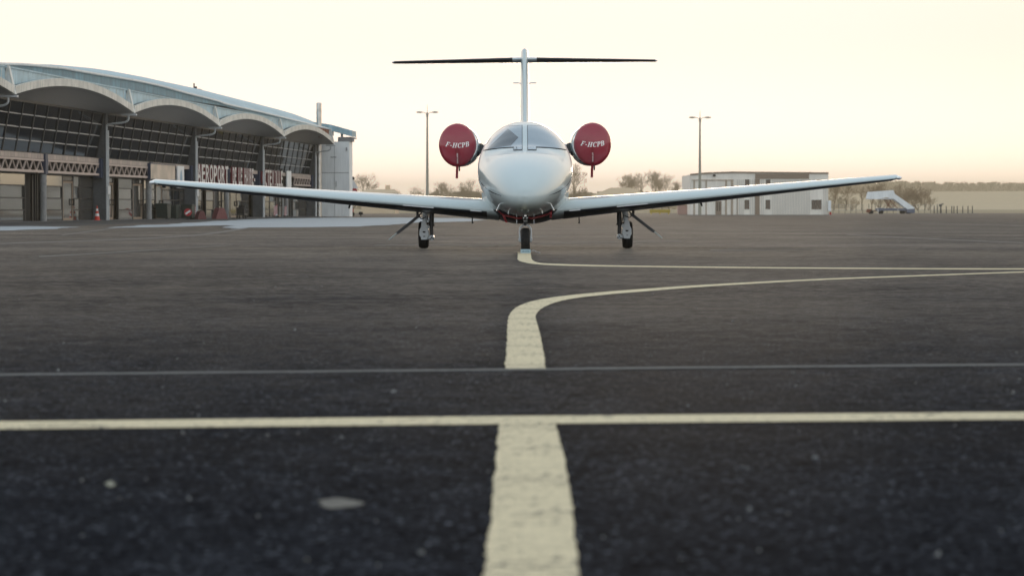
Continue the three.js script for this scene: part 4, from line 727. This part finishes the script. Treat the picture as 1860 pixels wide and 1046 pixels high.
// ---------------------------------------------------------------- lamp posts
function lampPost(px, D, yTop, yArm, label) {
  const p = at(px, 390, D), o = thing('lamp_post', label, 'lamp post', [p.x, 0, p.z], 0, 'tall two headed apron lamp posts'), T = at(px, yTop, D).y, A = at(px, yArm, D).y;
  mesh('pole', merge([rod(V(0, 0, 0), V(0, A * 0.5, 0), 0.20, 0.15, 14), rod(V(0, A * 0.5, 0), V(0, A, 0), 0.15, 0.09, 14)]), M.lampGrey, o);
  mesh('spike', rod(V(0, A, 0), V(0, T, 0), 0.035, 0.015, 8), M.lampGrey, o);
  mesh('collar', new THREE.CylinderGeometry(0.14, 0.14, 0.3, 12).translate(0, A - 0.35, 0), M.lampGrey, o);
  for (const s of [-1, 1]) { const a = mesh('arm', tube([V(0, A - 0.25, 0), V(s * 0.35, A - 0.02, 0), V(s * 0.6, A, 0)], 0.035, 12, 6), M.lampGrey, o); void a; mesh('lamp_head', new THREE.SphereGeometry(1, 16, 10).scale(0.40, 0.10, 0.2).translate(s * 0.92, A + 0.02, 0), M.lampGrey, o); }
}
lampPost(776, 285, 190, 204, 'tall two headed lamp post left of the jet');
lampPost(1271.5, 285, 200, 213.5, 'tall two headed lamp post in front of the white building on the right');
// ---------------------------------------------------------------- white two storey building on the right
{
  const D = 294, B = at(1380, 390.6, D), o = thing('office_building', 'white ribbed two storey building with brown windows on the right', 'building', [B.x, 0, B.z]);
  const X = (px) => (px - 1380) / FPX * D, Y = (py) => at(1380, py, D).y;
  const P = [[X(1254.5), 0], [X(1505), 0], [X(1505), Y(314.5)], [X(1375), Y(313.6)], [X(1330), Y(313)], [X(1285), Y(314.5)], [X(1254.5), Y(317.2)]];
  const rect = (x0, x1, y0, y1) => [[X(x0), Y(y1)], [X(x1), Y(y1)], [X(x1), Y(y0)], [X(x0), Y(y0)]];
  const wins = [[1352.5, 362.5, 325.5, 339.5], [1391, 1400.5, 325.5, 339.5], [1352.3, 1362.3, 362.5, 380.5], [1390.5, 1400.3, 362.5, 380.5], [1474, 1493.5, 362.5, 380.8], [1484, 1494, 325.5, 332]];
  wins[0] = [1353, 1362.3, 325.5, 339.5];
  mesh('wall', boxUV(merge([extrude(P, 0.3, 0, wins.map((w) => rect(...w))).translate(0, 0, -0.3), extrude(P, 14).translate(0, 0, -14.7)])), M.cladding, o);
  const ribs = [], inWin = (x, y0, y1) => wins.some((w) => x > X(w[0]) - 0.1 && x < X(w[1]) + 0.1);
  for (let px = 1384; px < 1504; px += 2.9) if (!inWin(X(px), 0, 0)) ribs.push(box(0.1, Y(326), 0.05, X(px), Y(326) / 2, 0.02));
  for (let px = 1340; px < 1371; px += 3.4) if (!inWin(X(px), 0, 0)) ribs.push(box(0.1, Y(326), 0.05, X(px), Y(326) / 2, 0.02));
  const rb = mesh('rib', merge(ribs), M.rib, o); rb.userData.kind = 'stuff';
  mesh('fascia_panel', box(X(1470) - X(1372), Y(315.6) - Y(324.6), 0.08, (X(1470) + X(1372)) / 2, (Y(315.6) + Y(324.6)) / 2, 0.045), M.brown, o);
  mesh('corner_panel', box(X(1380.5) - X(1372), Y(325) - 0.02, 0.07, X(1376.2), Y(325) / 2, 0.045), M.brown, o);
  mesh('roof_trim', merge([bar(V(X(1254), Y(317), 0.05), V(X(1285), Y(314.3), 0.05), 0.12, 0.18), bar(V(X(1285), Y(314.3), 0.05), V(X(1330), Y(312.8), 0.05), 0.12, 0.18), bar(V(X(1330), Y(312.8), 0.05), V(X(1505.5), Y(314.3), 0.05), 0.12, 0.18)]), M.brown, o);
  for (const w of wins) { const f = mesh('window', merge([box(X(w[1]) - X(w[0]), 0.07, 0.12, X((w[0] + w[1]) / 2), Y(w[2]), -0.02), box(X(w[1]) - X(w[0]), 0.07, 0.12, X((w[0] + w[1]) / 2), Y(w[3]), -0.02), box(0.07, Y(w[2]) - Y(w[3]), 0.12, X(w[0]), Y((w[2] + w[3]) / 2), -0.02), box(0.07, Y(w[2]) - Y(w[3]), 0.12, X(w[1]), Y((w[2] + w[3]) / 2), -0.02)]), M.cladding, o); const wd = X(w[1]) - X(w[0]), n = wd > 1 ? 3 : 1; for (let k = 0; k < n; k++) mesh('pane', box(wd / n - 0.06, Y(w[2]) - Y(w[3]) - 0.06, 0.04, X(w[0]) + wd * (k + 0.5) / n, Y((w[2] + w[3]) / 2), -0.12), M.paneBrown, f); }
  for (const [a, b] of [[1260, 1262.5], [1282, 1284.2], [1317.5, 1321], [1328, 1332]]) mesh('pilaster', box(X(b) - X(a), Y(326), 0.06, X((a + b) / 2), Y(326) / 2, 0.035), std(0.42, 0.33, 0.25, 0.7), o);
  const d = mesh('door', box(X(1311) - X(1300), Y(365), 0.08, X(1305.5), Y(365) / 2, 0.045), M.brown, o); mesh('pane', merge([box(0.2, 1.1, 0.03, X(1303.4), 1.0, 0.09), box(0.2, 1.1, 0.03, X(1307.8), 1.0, 0.09)]), M.paneBrown, d);
  mesh('canopy_rail', box(X(1333) - X(1257), 0.1, 0.1, X(1295), Y(327), 0.05), std(0.42, 0.33, 0.25, 0.7), o);
  mesh('down_pipe', rod(V(X(1339.5), 0, 0.08), V(X(1339.5), Y(358), 0.08), 0.05), M.brown, o);
  mesh('wall_lamp', rbox(0.3, 0.22, 0.3, 0.05, X(1297.5), Y(318.5), 0.15), M.dark, o);
  mesh('side_tank', merge([rbox(0.34, 1.3, 0.6, 0.05, X(1507), Y(374), 0.2), box(0.2, 0.2, 0.2, X(1508), Y(389), 0.2)]), M.whitePanel, o);
  const r = thing('red_canister', 'small red canister at the right foot of the white building', 'canister', [B.x + X(1508), 0, B.z + 0.6]); mesh('body', rod(V(0, 0, 0), V(0, 0.3, 0), 0.12, 0.12, 12), M.red2, r); mesh('cap', rod(V(0, 0.3, 0), V(0, 0.36, 0), 0.06, 0.05, 10), M.dark, r);
  const q = thing('pink_shed', 'small pink shed left of the white building', 'shed', at(1243, 390.4, 300).setY(0).toArray()); mesh('wall', box(1.6, 1.15, 1.4, 0, 0.58, 0), M.pink, q); mesh('roof', box(1.75, 0.08, 1.6, 0, 1.2, 0), M.tanRoof, q);
  const y = thing('yellow_barrier', 'low yellow barrier behind the right wing, left of the pink shed', 'barrier', at(1199, 389, 305).setY(0).toArray()); mesh('rail', rbox(2.6, 0.42, 0.12, 0.03, 0, 0.42, 0), M.yellowPaint, y); mesh('leg', merge([-1.1, 0, 1.1].map((x) => box(0.1, 0.3, 0.4, x, 0.15, 0))), M.yellowPaint, y);
}
// ---------------------------------------------------------------- airstairs
{
  const D = 345, B = at(1617, 387.6, D), o = thing('airstairs', 'mobile passenger stairs with white sides on a blue chassis at the far right', 'airstairs', [B.x, 0, B.z]);
  const X = (px) => (px - 1617) / FPX * D, Y = (py) => at(1617, py, D).y;
  const side = (z) => extrude([[X(1575), Y(361.5)], [X(1591), Y(362)], [X(1612), Y(358)], [X(1622), Y(361)], [X(1647), Y(380)], [X(1660), Y(379)], [X(1658), Y(375.5)], [X(1624), Y(352)], [X(1622), Y(345.5)], [X(1612), Y(346)], [X(1578), Y(348.5)]], 0.06).translate(0, 0, z);
  mesh('side_panel', side(0.9), M.whitePanel, o); mesh('side_panel', side(-0.95), M.whitePanel, o);
  mesh('platform', box(X(1622) - X(1575), 0.12, 1.9, X(1598), Y(361.2), 0), M.steel, o);
  for (let k = 0; k < 12; k++) mesh('step', box(0.3, 0.05, 1.8, lerp(X(1624), X(1656), k / 11), lerp(Y(359.5), Y(380.5), k / 11), 0), M.gearPaint, o);
  mesh('support', merge([bar(V(X(1613), Y(360), 0.7), V(X(1632), Y(381), 0.7), 0.1, 0.1), bar(V(X(1607), Y(361), 0.7), V(X(1620), Y(380), 0.7), 0.1, 0.1), bar(V(X(1619), Y(360), 0.7), V(X(1609), Y(380), 0.7), 0.1, 0.1), bar(V(X(1607), Y(361), -0.7), V(X(1620), Y(380), -0.7), 0.1, 0.1)]), M.rust, o);
  mesh('chassis', merge([rbox(X(1650) - X(1592), 0.36, 1.7, 0.05, X(1621), Y(380.5), 0), rbox(X(1661) - X(1646), Y(377.5) - 0.1, 1.9, 0.06, X(1653.5), (Y(377.5) + 0.1) / 2, 0), rbox(0.9, 0.5, 1.6, 0.06, X(1600), Y(381), 0)]), M.stairBlue, o);
  mesh('tow_bar', merge([bar(V(X(1592), 0.4, 0), V(X(1574), 0.35, 0), 0.12, 0.12), rbox(0.7, 0.5, 0.9, 0.05, X(1580), 0.42, 0)]), M.rust, o);
  for (const px of [1583, 1601, 1640, 1651]) for (const z of [-0.8, 0.8]) mesh('wheel', rod(V(X(px), 0.24, z - 0.1), V(X(px), 0.24, z + 0.1), 0.24, 0.24, 18), M.rubber, o);
  mesh('jack', merge([1594, 1630].map((px) => rod(V(X(px), 0, 0.95), V(X(px), 0.75, 0.95), 0.05))), M.chrome, o);
}
// ---------------------------------------------------------------- fence, marker posts
{
  const o = thing('post_fence', 'row of thin pale fence posts along the grass behind the airstairs', 'fence', at(1560, 386, 372).setY(0).toArray());
  const r = rng(3), p0 = o.position; for (let px = 1514; px < 1708; px += 9.5 + r() * 3) { const q = at(px, 386, 372); mesh('post', rod(V(q.x - p0.x, 0, q.z - p0.z), V(q.x - p0.x + (r() - 0.5) * 0.1, 1.35 + r() * 0.2, q.z - p0.z), 0.06, 0.05, 8), std(0.3, 0.26, 0.2, 0.9), o); }
  const w = []; for (const h of [0.5, 0.95, 1.3]) w.push(rod(V(at(1514, 386, 372).x - p0.x, h, 0), V(at(1708, 386, 372).x - p0.x, h, 0), 0.012, 0.012, 4)); mesh('wire', merge(w), M.steel, o);
  const f = thing('post_fence', 'short dark row of fence posts beside a bare bush at the far right', 'fence', at(1740, 384, 380).setY(0).toArray()), f0 = f.position;
  for (const px of [1698, 1704, 1720, 1730, 1734, 1740, 1750, 1759.5, 1767.5]) { const q = at(px, 384, 380); mesh('post', rod(V(q.x - f0.x, 0, 0), V(q.x - f0.x, 1.15, 0), 0.085, 0.07, 8), M.fencePost, f); }
  const m = thing('wind_gauge', 'small dark instrument on a mast left of the fence posts', 'instrument', at(1710, 384, 378).setY(0).toArray()); mesh('mast', rod(V(0, 0, 0), V(0, 1.1, 0), 0.16, 0.1, 10), M.fencePost, m); mesh('head', merge([rbox(0.5, 0.34, 0.3, 0.08, -0.05, 1.25, 0), rbox(0.36, 0.16, 0.2, 0.05, 0.25, 1.45, 0)]), M.fencePost, m);
}
// ---------------------------------------------------------------- far houses
function house(px0, px1, yBase, yEave, yRidge, D, label, o2 = {}) {
  const a = at(px0, yBase, D), b = at(px1, yBase, D), o = thing('far_house', label, 'building', [(a.x + b.x) / 2, 0, a.z]), L = b.x - a.x, e = at(px0, yEave, D).y, r = at(px0, yRidge, D).y, dep = o2.depth ?? 9;
  const hip = o2.hip ?? 0.0;
  mesh('wall', boxUV(box(L * 0.98, e, dep, 0, e / 2, -dep / 2)), o2.wall ?? M.tanWall, o);
  const g = new THREE.BufferGeometry(), P = [[-L / 2 - 0.4, e, 0.4], [L / 2 + 0.4, e, 0.4], [L / 2 + 0.4, e, -dep - 0.4], [-L / 2 - 0.4, e, -dep - 0.4], [-L / 2 + hip, r, -dep / 2], [L / 2 - hip, r, -dep / 2]];
  g.setAttribute('position', new THREE.Float32BufferAttribute(P.flat(), 3)); g.setIndex([0, 1, 5, 0, 5, 4, 2, 3, 4, 2, 4, 5, 1, 2, 5, 3, 0, 4, 3, 2, 1, 3, 1, 0]); const q = g.toNonIndexed(); q.computeVertexNormals();
  const rf = mesh('roof', boxUV(q), M.tanRoof, o); mesh('chimney', box(0.7, 1.0, 0.7, L * 0.22, r + 0.1, -dep / 2), M.tanWall, rf);
  const n = Math.max(2, Math.round(L / 5)); for (let k = 0; k < n; k++) { const x = -L / 2 + L * (k + 0.5) / n, w = mesh('window', box(1.2, 1.1, 0.06, x, e * 0.55, 0.01), M.brown, o); mesh('pane', box(1.0, 0.9, 0.04, x, e * 0.55, 0.04), M.paneBrown, w); }
  return o;
}
house(655, 718, 388, 351, 343, 360, 'hazy tan low building right of the terminal end', { depth: 12, hip: 0.5 });
house(1076, 1182, 388, 356, 340.5, 1250, 'long hazy low roofed building behind the right wing', { depth: 24, hip: 10 });
// ---------------------------------------------------------------- bare trees
function growTree(seed, H, o = {}) { // trunk and crown as thin three sided twigs
  const r = rng(seed), out = { trunk: { p: [], n: [] }, crown: { p: [], n: [] } }, L0 = o.levels ?? 6, spread = o.spread ?? 0.5, t = V(0, 0, 0), s = V(0, 0, 0);
  function seg(to, a, b, ra, rb) {
    const d = b.clone().sub(a).normalize(); t.set(Math.abs(d.y) > 0.9 ? 1 : 0, Math.abs(d.y) > 0.9 ? 0 : 1, 0); const u = t.clone().cross(d).normalize(); s.copy(d).cross(u);
    const ring = (c, q, k) => { const g = k * 2.0944; const n = u.clone().multiplyScalar(Math.cos(g)).addScaledVector(s, Math.sin(g)); return [c.clone().addScaledVector(n, q), n]; };
    for (let k = 0; k < 3; k++) { const [p0, n0] = ring(a, ra, k), [p1, n1] = ring(a, ra, k + 1), [p2, n2] = ring(b, rb, k + 1), [p3, n3] = ring(b, rb, k); for (const [p, n] of [[p0, n0], [p1, n1], [p2, n2], [p0, n0], [p2, n2], [p3, n3]]) { to.p.push(p.x, p.y, p.z); to.n.push(n.x, n.y, n.z); } }
  }
  function grow(a, dir, len, rad, lv) {
    let p = a, d = dir.clone(); const k = lv <= 1 ? 4 : 2;
    for (let i = 0; i < k; i++) { const q = p.clone().addScaledVector(d, len / k), ra = rad * (1 - 0.35 * i / k), rb = rad * (1 - 0.35 * (i + 1) / k); seg(lv <= 1 ? out.trunk : out.crown, p, q, ra, rb); p = q; d.add(V((r() - 0.5) * 0.22, (r() - 0.3) * 0.12, (r() - 0.5) * 0.22)).normalize(); }
    if (lv >= L0) return;
    const kids = lv === 0 ? (o.stems ?? 4) : 2 + (r() < 0.62 ? 1 : 0);
    for (let i = 0; i < kids; i++) {
      const az = r() * 6.283, tilt = (lv === 0 ? 0.25 + 0.45 * r() : 0.3 + 0.5 * r()) * spread * 1.6, ax = V(Math.cos(az), 0, Math.sin(az)), nd = d.clone().applyAxisAngle(ax.cross(d).normalize(), tilt); nd.y += 0.10; nd.normalize();
      const from = a.clone().lerp(p, lv === 0 ? 0.55 + 0.45 * r() : 0.45 + 0.55 * r());
      grow(from, nd, len * (0.62 + 0.28 * r()), Math.max(rad * 0.56, o.fine ?? 0.013), lv + 1);
    }
  }
  const st = o.bush ? 7 : 1;
  for (let i = 0; i < st; i++) grow(V(0, 0, 0), V((r() - 0.5) * (o.bush ? 1.7 : 0.1), 1, (r() - 0.5) * (o.bush ? 1.7 : 0.1)).normalize(), H * (o.bush ? 0.3 : 0.30), H * (o.bush ? 0.012 : 0.022), o.bush ? 1 : 0);
  const geo = (q) => { const g = new THREE.BufferGeometry(); g.setAttribute('position', new THREE.Float32BufferAttribute(q.p, 3)); g.setAttribute('normal', new THREE.Float32BufferAttribute(q.n, 3)); return g; };
  const T = geo(out.trunk), C = geo(out.crown); C.computeBoundingBox(); const k = H / C.boundingBox.max.y; T.scale(k, k, k); C.scale(k, k, k);
  return { T, C };
}
const kinds = [growTree(101, 10, { spread: 0.55, levels: 7 }), growTree(202, 10, { spread: 0.42, levels: 7, stems: 5 }), growTree(303, 10, { spread: 0.65, levels: 7, stems: 4 }), growTree(404, 10, { bush: true, levels: 7, spread: 0.6, wide: 5, fine: 0.022 }), growTree(505, 10, { bush: true, levels: 6, spread: 0.5, wide: 7 })];
function bareTree(k, px, yTop, D, wide, turn, label, mat = M.twig, cat = 'tree', group = 'bare trees beyond the apron') {
  D *= px > 1500 ? 2.2 : 3.2; const p = at(px, 388, D), h = at(px, yTop, D).y, o = thing(k >= 3 ? 'bare_bush' : 'bare_tree', label, cat, [p.x, 0, p.z], turn, group);
  mesh('trunk', kinds[k].T, M.bark, o); mesh('crown', kinds[k].C, mat, o); o.scale.set(h / 10 * wide, h / 10, h / 10 * wide);
}
const P = M.twigPale;
bareTree(2, 668, 311, 372, 1.15, 0.4, 'pale bare tree right behind the white end block of the terminal', P);
bareTree(3, 712, 336, 400, 0.9, 1, 'bare bush between the tan building and the lamp post, left of two', P, 'bush');
bareTree(0, 748, 334, 410, 1.0, 2, 'round bare tree just left of the left lamp post');
bareTree(1, 800, 327, 430, 1.0, 3, 'bare tree rising out of the thicket, right of the left lamp post', P);
bareTree(2, 846, 322, 430, 0.9, 5, 'bare tree rising out of the thicket, close to the left engine cover', P);
bareTree(3, 803, 332, 428, 0.9, 0.8, 'dense pale thicket right of the left lamp post, first of three', P, 'bush');
bareTree(3, 832, 330.5, 432, 0.9, 3.9, 'dense pale thicket below the left engine cover, middle of three', P, 'bush');
bareTree(3, 860, 333, 430, 0.9, 5.2, 'dense pale thicket closest to the left side of the nose, last of three', P, 'bush');
bareTree(4, 765, 345, 400, 1.1, 0.3, 'low bare thicket at the foot of the left lamp post', M.twig, 'bush');
bareTree(0, 1041, 283, 400, 0.75, 0.9, 'tall bare tree directly right of the cockpit', M.twig);
bareTree(3, 1052, 330, 402, 0.8, 2.2, 'dense bare bush under the tall tree right of the cockpit', M.twig, 'bush');
bareTree(1, 1145, 312, 440, 0.9, 1.3, 'bare tree behind the long hazy building, nearest its middle', P);
bareTree(0, 1166, 303, 445, 1.0, 4.0, 'tallest bare tree behind the long hazy building', P);
bareTree(2, 1203, 313, 440, 0.9, 5.1, 'spreading bare tree right of the long hazy building', P);
bareTree(1, 1232, 326, 430, 0.8, 0.2, 'slender bare tree close left of the white building', P);
bareTree(3, 1216, 352, 400, 0.8, 1.5, 'low bare bush behind the yellow barrier', M.twig, 'bush');
bareTree(1, 1516, 326, 400, 0.8, 2.0, 'pale bare tree just right of the white building', P);
bareTree(2, 1538, 331, 405, 0.9, 3.1, 'bare tree second from the white building', P);
bareTree(0, 1566, 332, 410, 0.9, 0.6, 'bare tree rising behind the airstairs platform', P);
bareTree(1, 1600, 328, 415, 0.9, 4.4, 'bare tree directly above the airstairs', P);
bareTree(2, 1632, 330, 412, 0.8, 5.5, 'bare tree right of the airstairs top', P);
bareTree(3, 1668, 331, 408, 1.0, 1.1, 'large dense bare bush right of the airstairs', M.twig, 'bush');
bareTree(3, 1655, 338, 400, 0.9, 4.1, 'dense bare bush behind the foot of the airstairs', M.twig, 'bush');
bareTree(4, 1548, 356, 395, 1.1, 2.6, 'low bare thicket left of the airstairs', M.twig, 'bush');
bareTree(4, 1600, 354, 396, 1.2, 0.7, 'low bare thicket behind the airstairs chassis', M.twig, 'bush');
bareTree(4, 1688, 352, 398, 0.8, 3.7, 'bare thicket at the right edge of the bushes', M.twig, 'bush');
bareTree(3, 1620, 337, 402, 1.0, 2.9, 'dense bare bush filling the gap above the airstairs platform', P, 'bush');
bareTree(1, 1584, 333, 420, 1.1, 1.9, 'pale bare tree behind the left end of the airstairs', P);
bareTree(0, 1650, 333, 420, 0.9, 0.1, 'pale bare tree left of the large dense bush', P);
bareTree(2, 1682, 340, 415, 0.8, 4.7, 'small bare tree at the right end of the thicket', P);
bareTree(0, 1128, 310, 450, 0.8, 2.2, 'bare tree at the left end of the long hazy building', P);
bareTree(1, 1186, 306, 455, 0.9, 3.4, 'bare tree at the right end of the long hazy building', P);
// ---------------------------------------------------------------- far wood on the ridge, hazy belts of trees beyond the apron
function lump(seed) { const r = rng(seed), p = []; for (let k = 0; k < 150; k++) { const a = r() * 6.283, y = r(), q = (0.42 * Math.sqrt(1 - y * 0.85)) * (0.6 + 0.5 * r()), x = Math.cos(a) * q, z = Math.sin(a) * q, s = 0.07 + 0.08 * r(); for (let i = 0; i < 3; i++) p.push(x + (r() - 0.5) * s * 2, y + (r() - 0.5) * s * 2.2, z + (r() - 0.5) * s * 2); } const g = new THREE.BufferGeometry(); g.setAttribute('position', new THREE.Float32BufferAttribute(p, 3)); const N = []; for (let i = 0; i < p.length; i += 3) { const n = V(p[i], 0.35 + p[i + 1] * 0.5, p[i + 2]).normalize(); N.push(n.x, n.y, n.z); } g.setAttribute('normal', new THREE.Float32BufferAttribute(N, 3)); return g; }
function wood(name, label, seed, N, place, mat) {
  const r = rng(seed), m = new THREE.InstancedMesh(lump(seed), mat, N), q = new THREE.Matrix4();
  for (let i = 0; i < N; i++) { const [x, y, z, h] = place(r, i / N); q.makeRotationY(r() * 6.283).scale(V(h * (0.8 + 0.5 * r()), h, h * (0.8 + 0.5 * r()))).setPosition(x, y, z); m.setMatrixAt(i, q); }
  m.name = name; m.userData.kind = 'stuff'; m.castShadow = m.receiveShadow = true; tag(m, label, 'wood'); scene.add(m);
}
wood('far_wood', 'hazy wood along the ridge at the far right', 61, 900, (r, t) => { const x = 510 + 2340 * Math.pow(t, 1.5) + r() * 20, z = -4000 - r() * 240; const far = 1 - 0.8 * sstep(1000, 1400, x); return [x, 24 * far, z, (15 + 5.5 * r() + 5 * nz(x * 0.007, 3, 1)) * (0.35 + 0.65 * far)]; }, M.forest);
wood('tree_belt', 'low hazy belt of trees closing the view behind the jet', 62, 520, (r, t) => { const x = lerp(-330, 330, t) + r() * 14, z = -2400 - r() * 180; return [x, -0.3, z, 11 + 6 * r() + 6 * nz(x * 0.014, 7, 1)]; }, M.forest);

renderer.render(scene, camera);
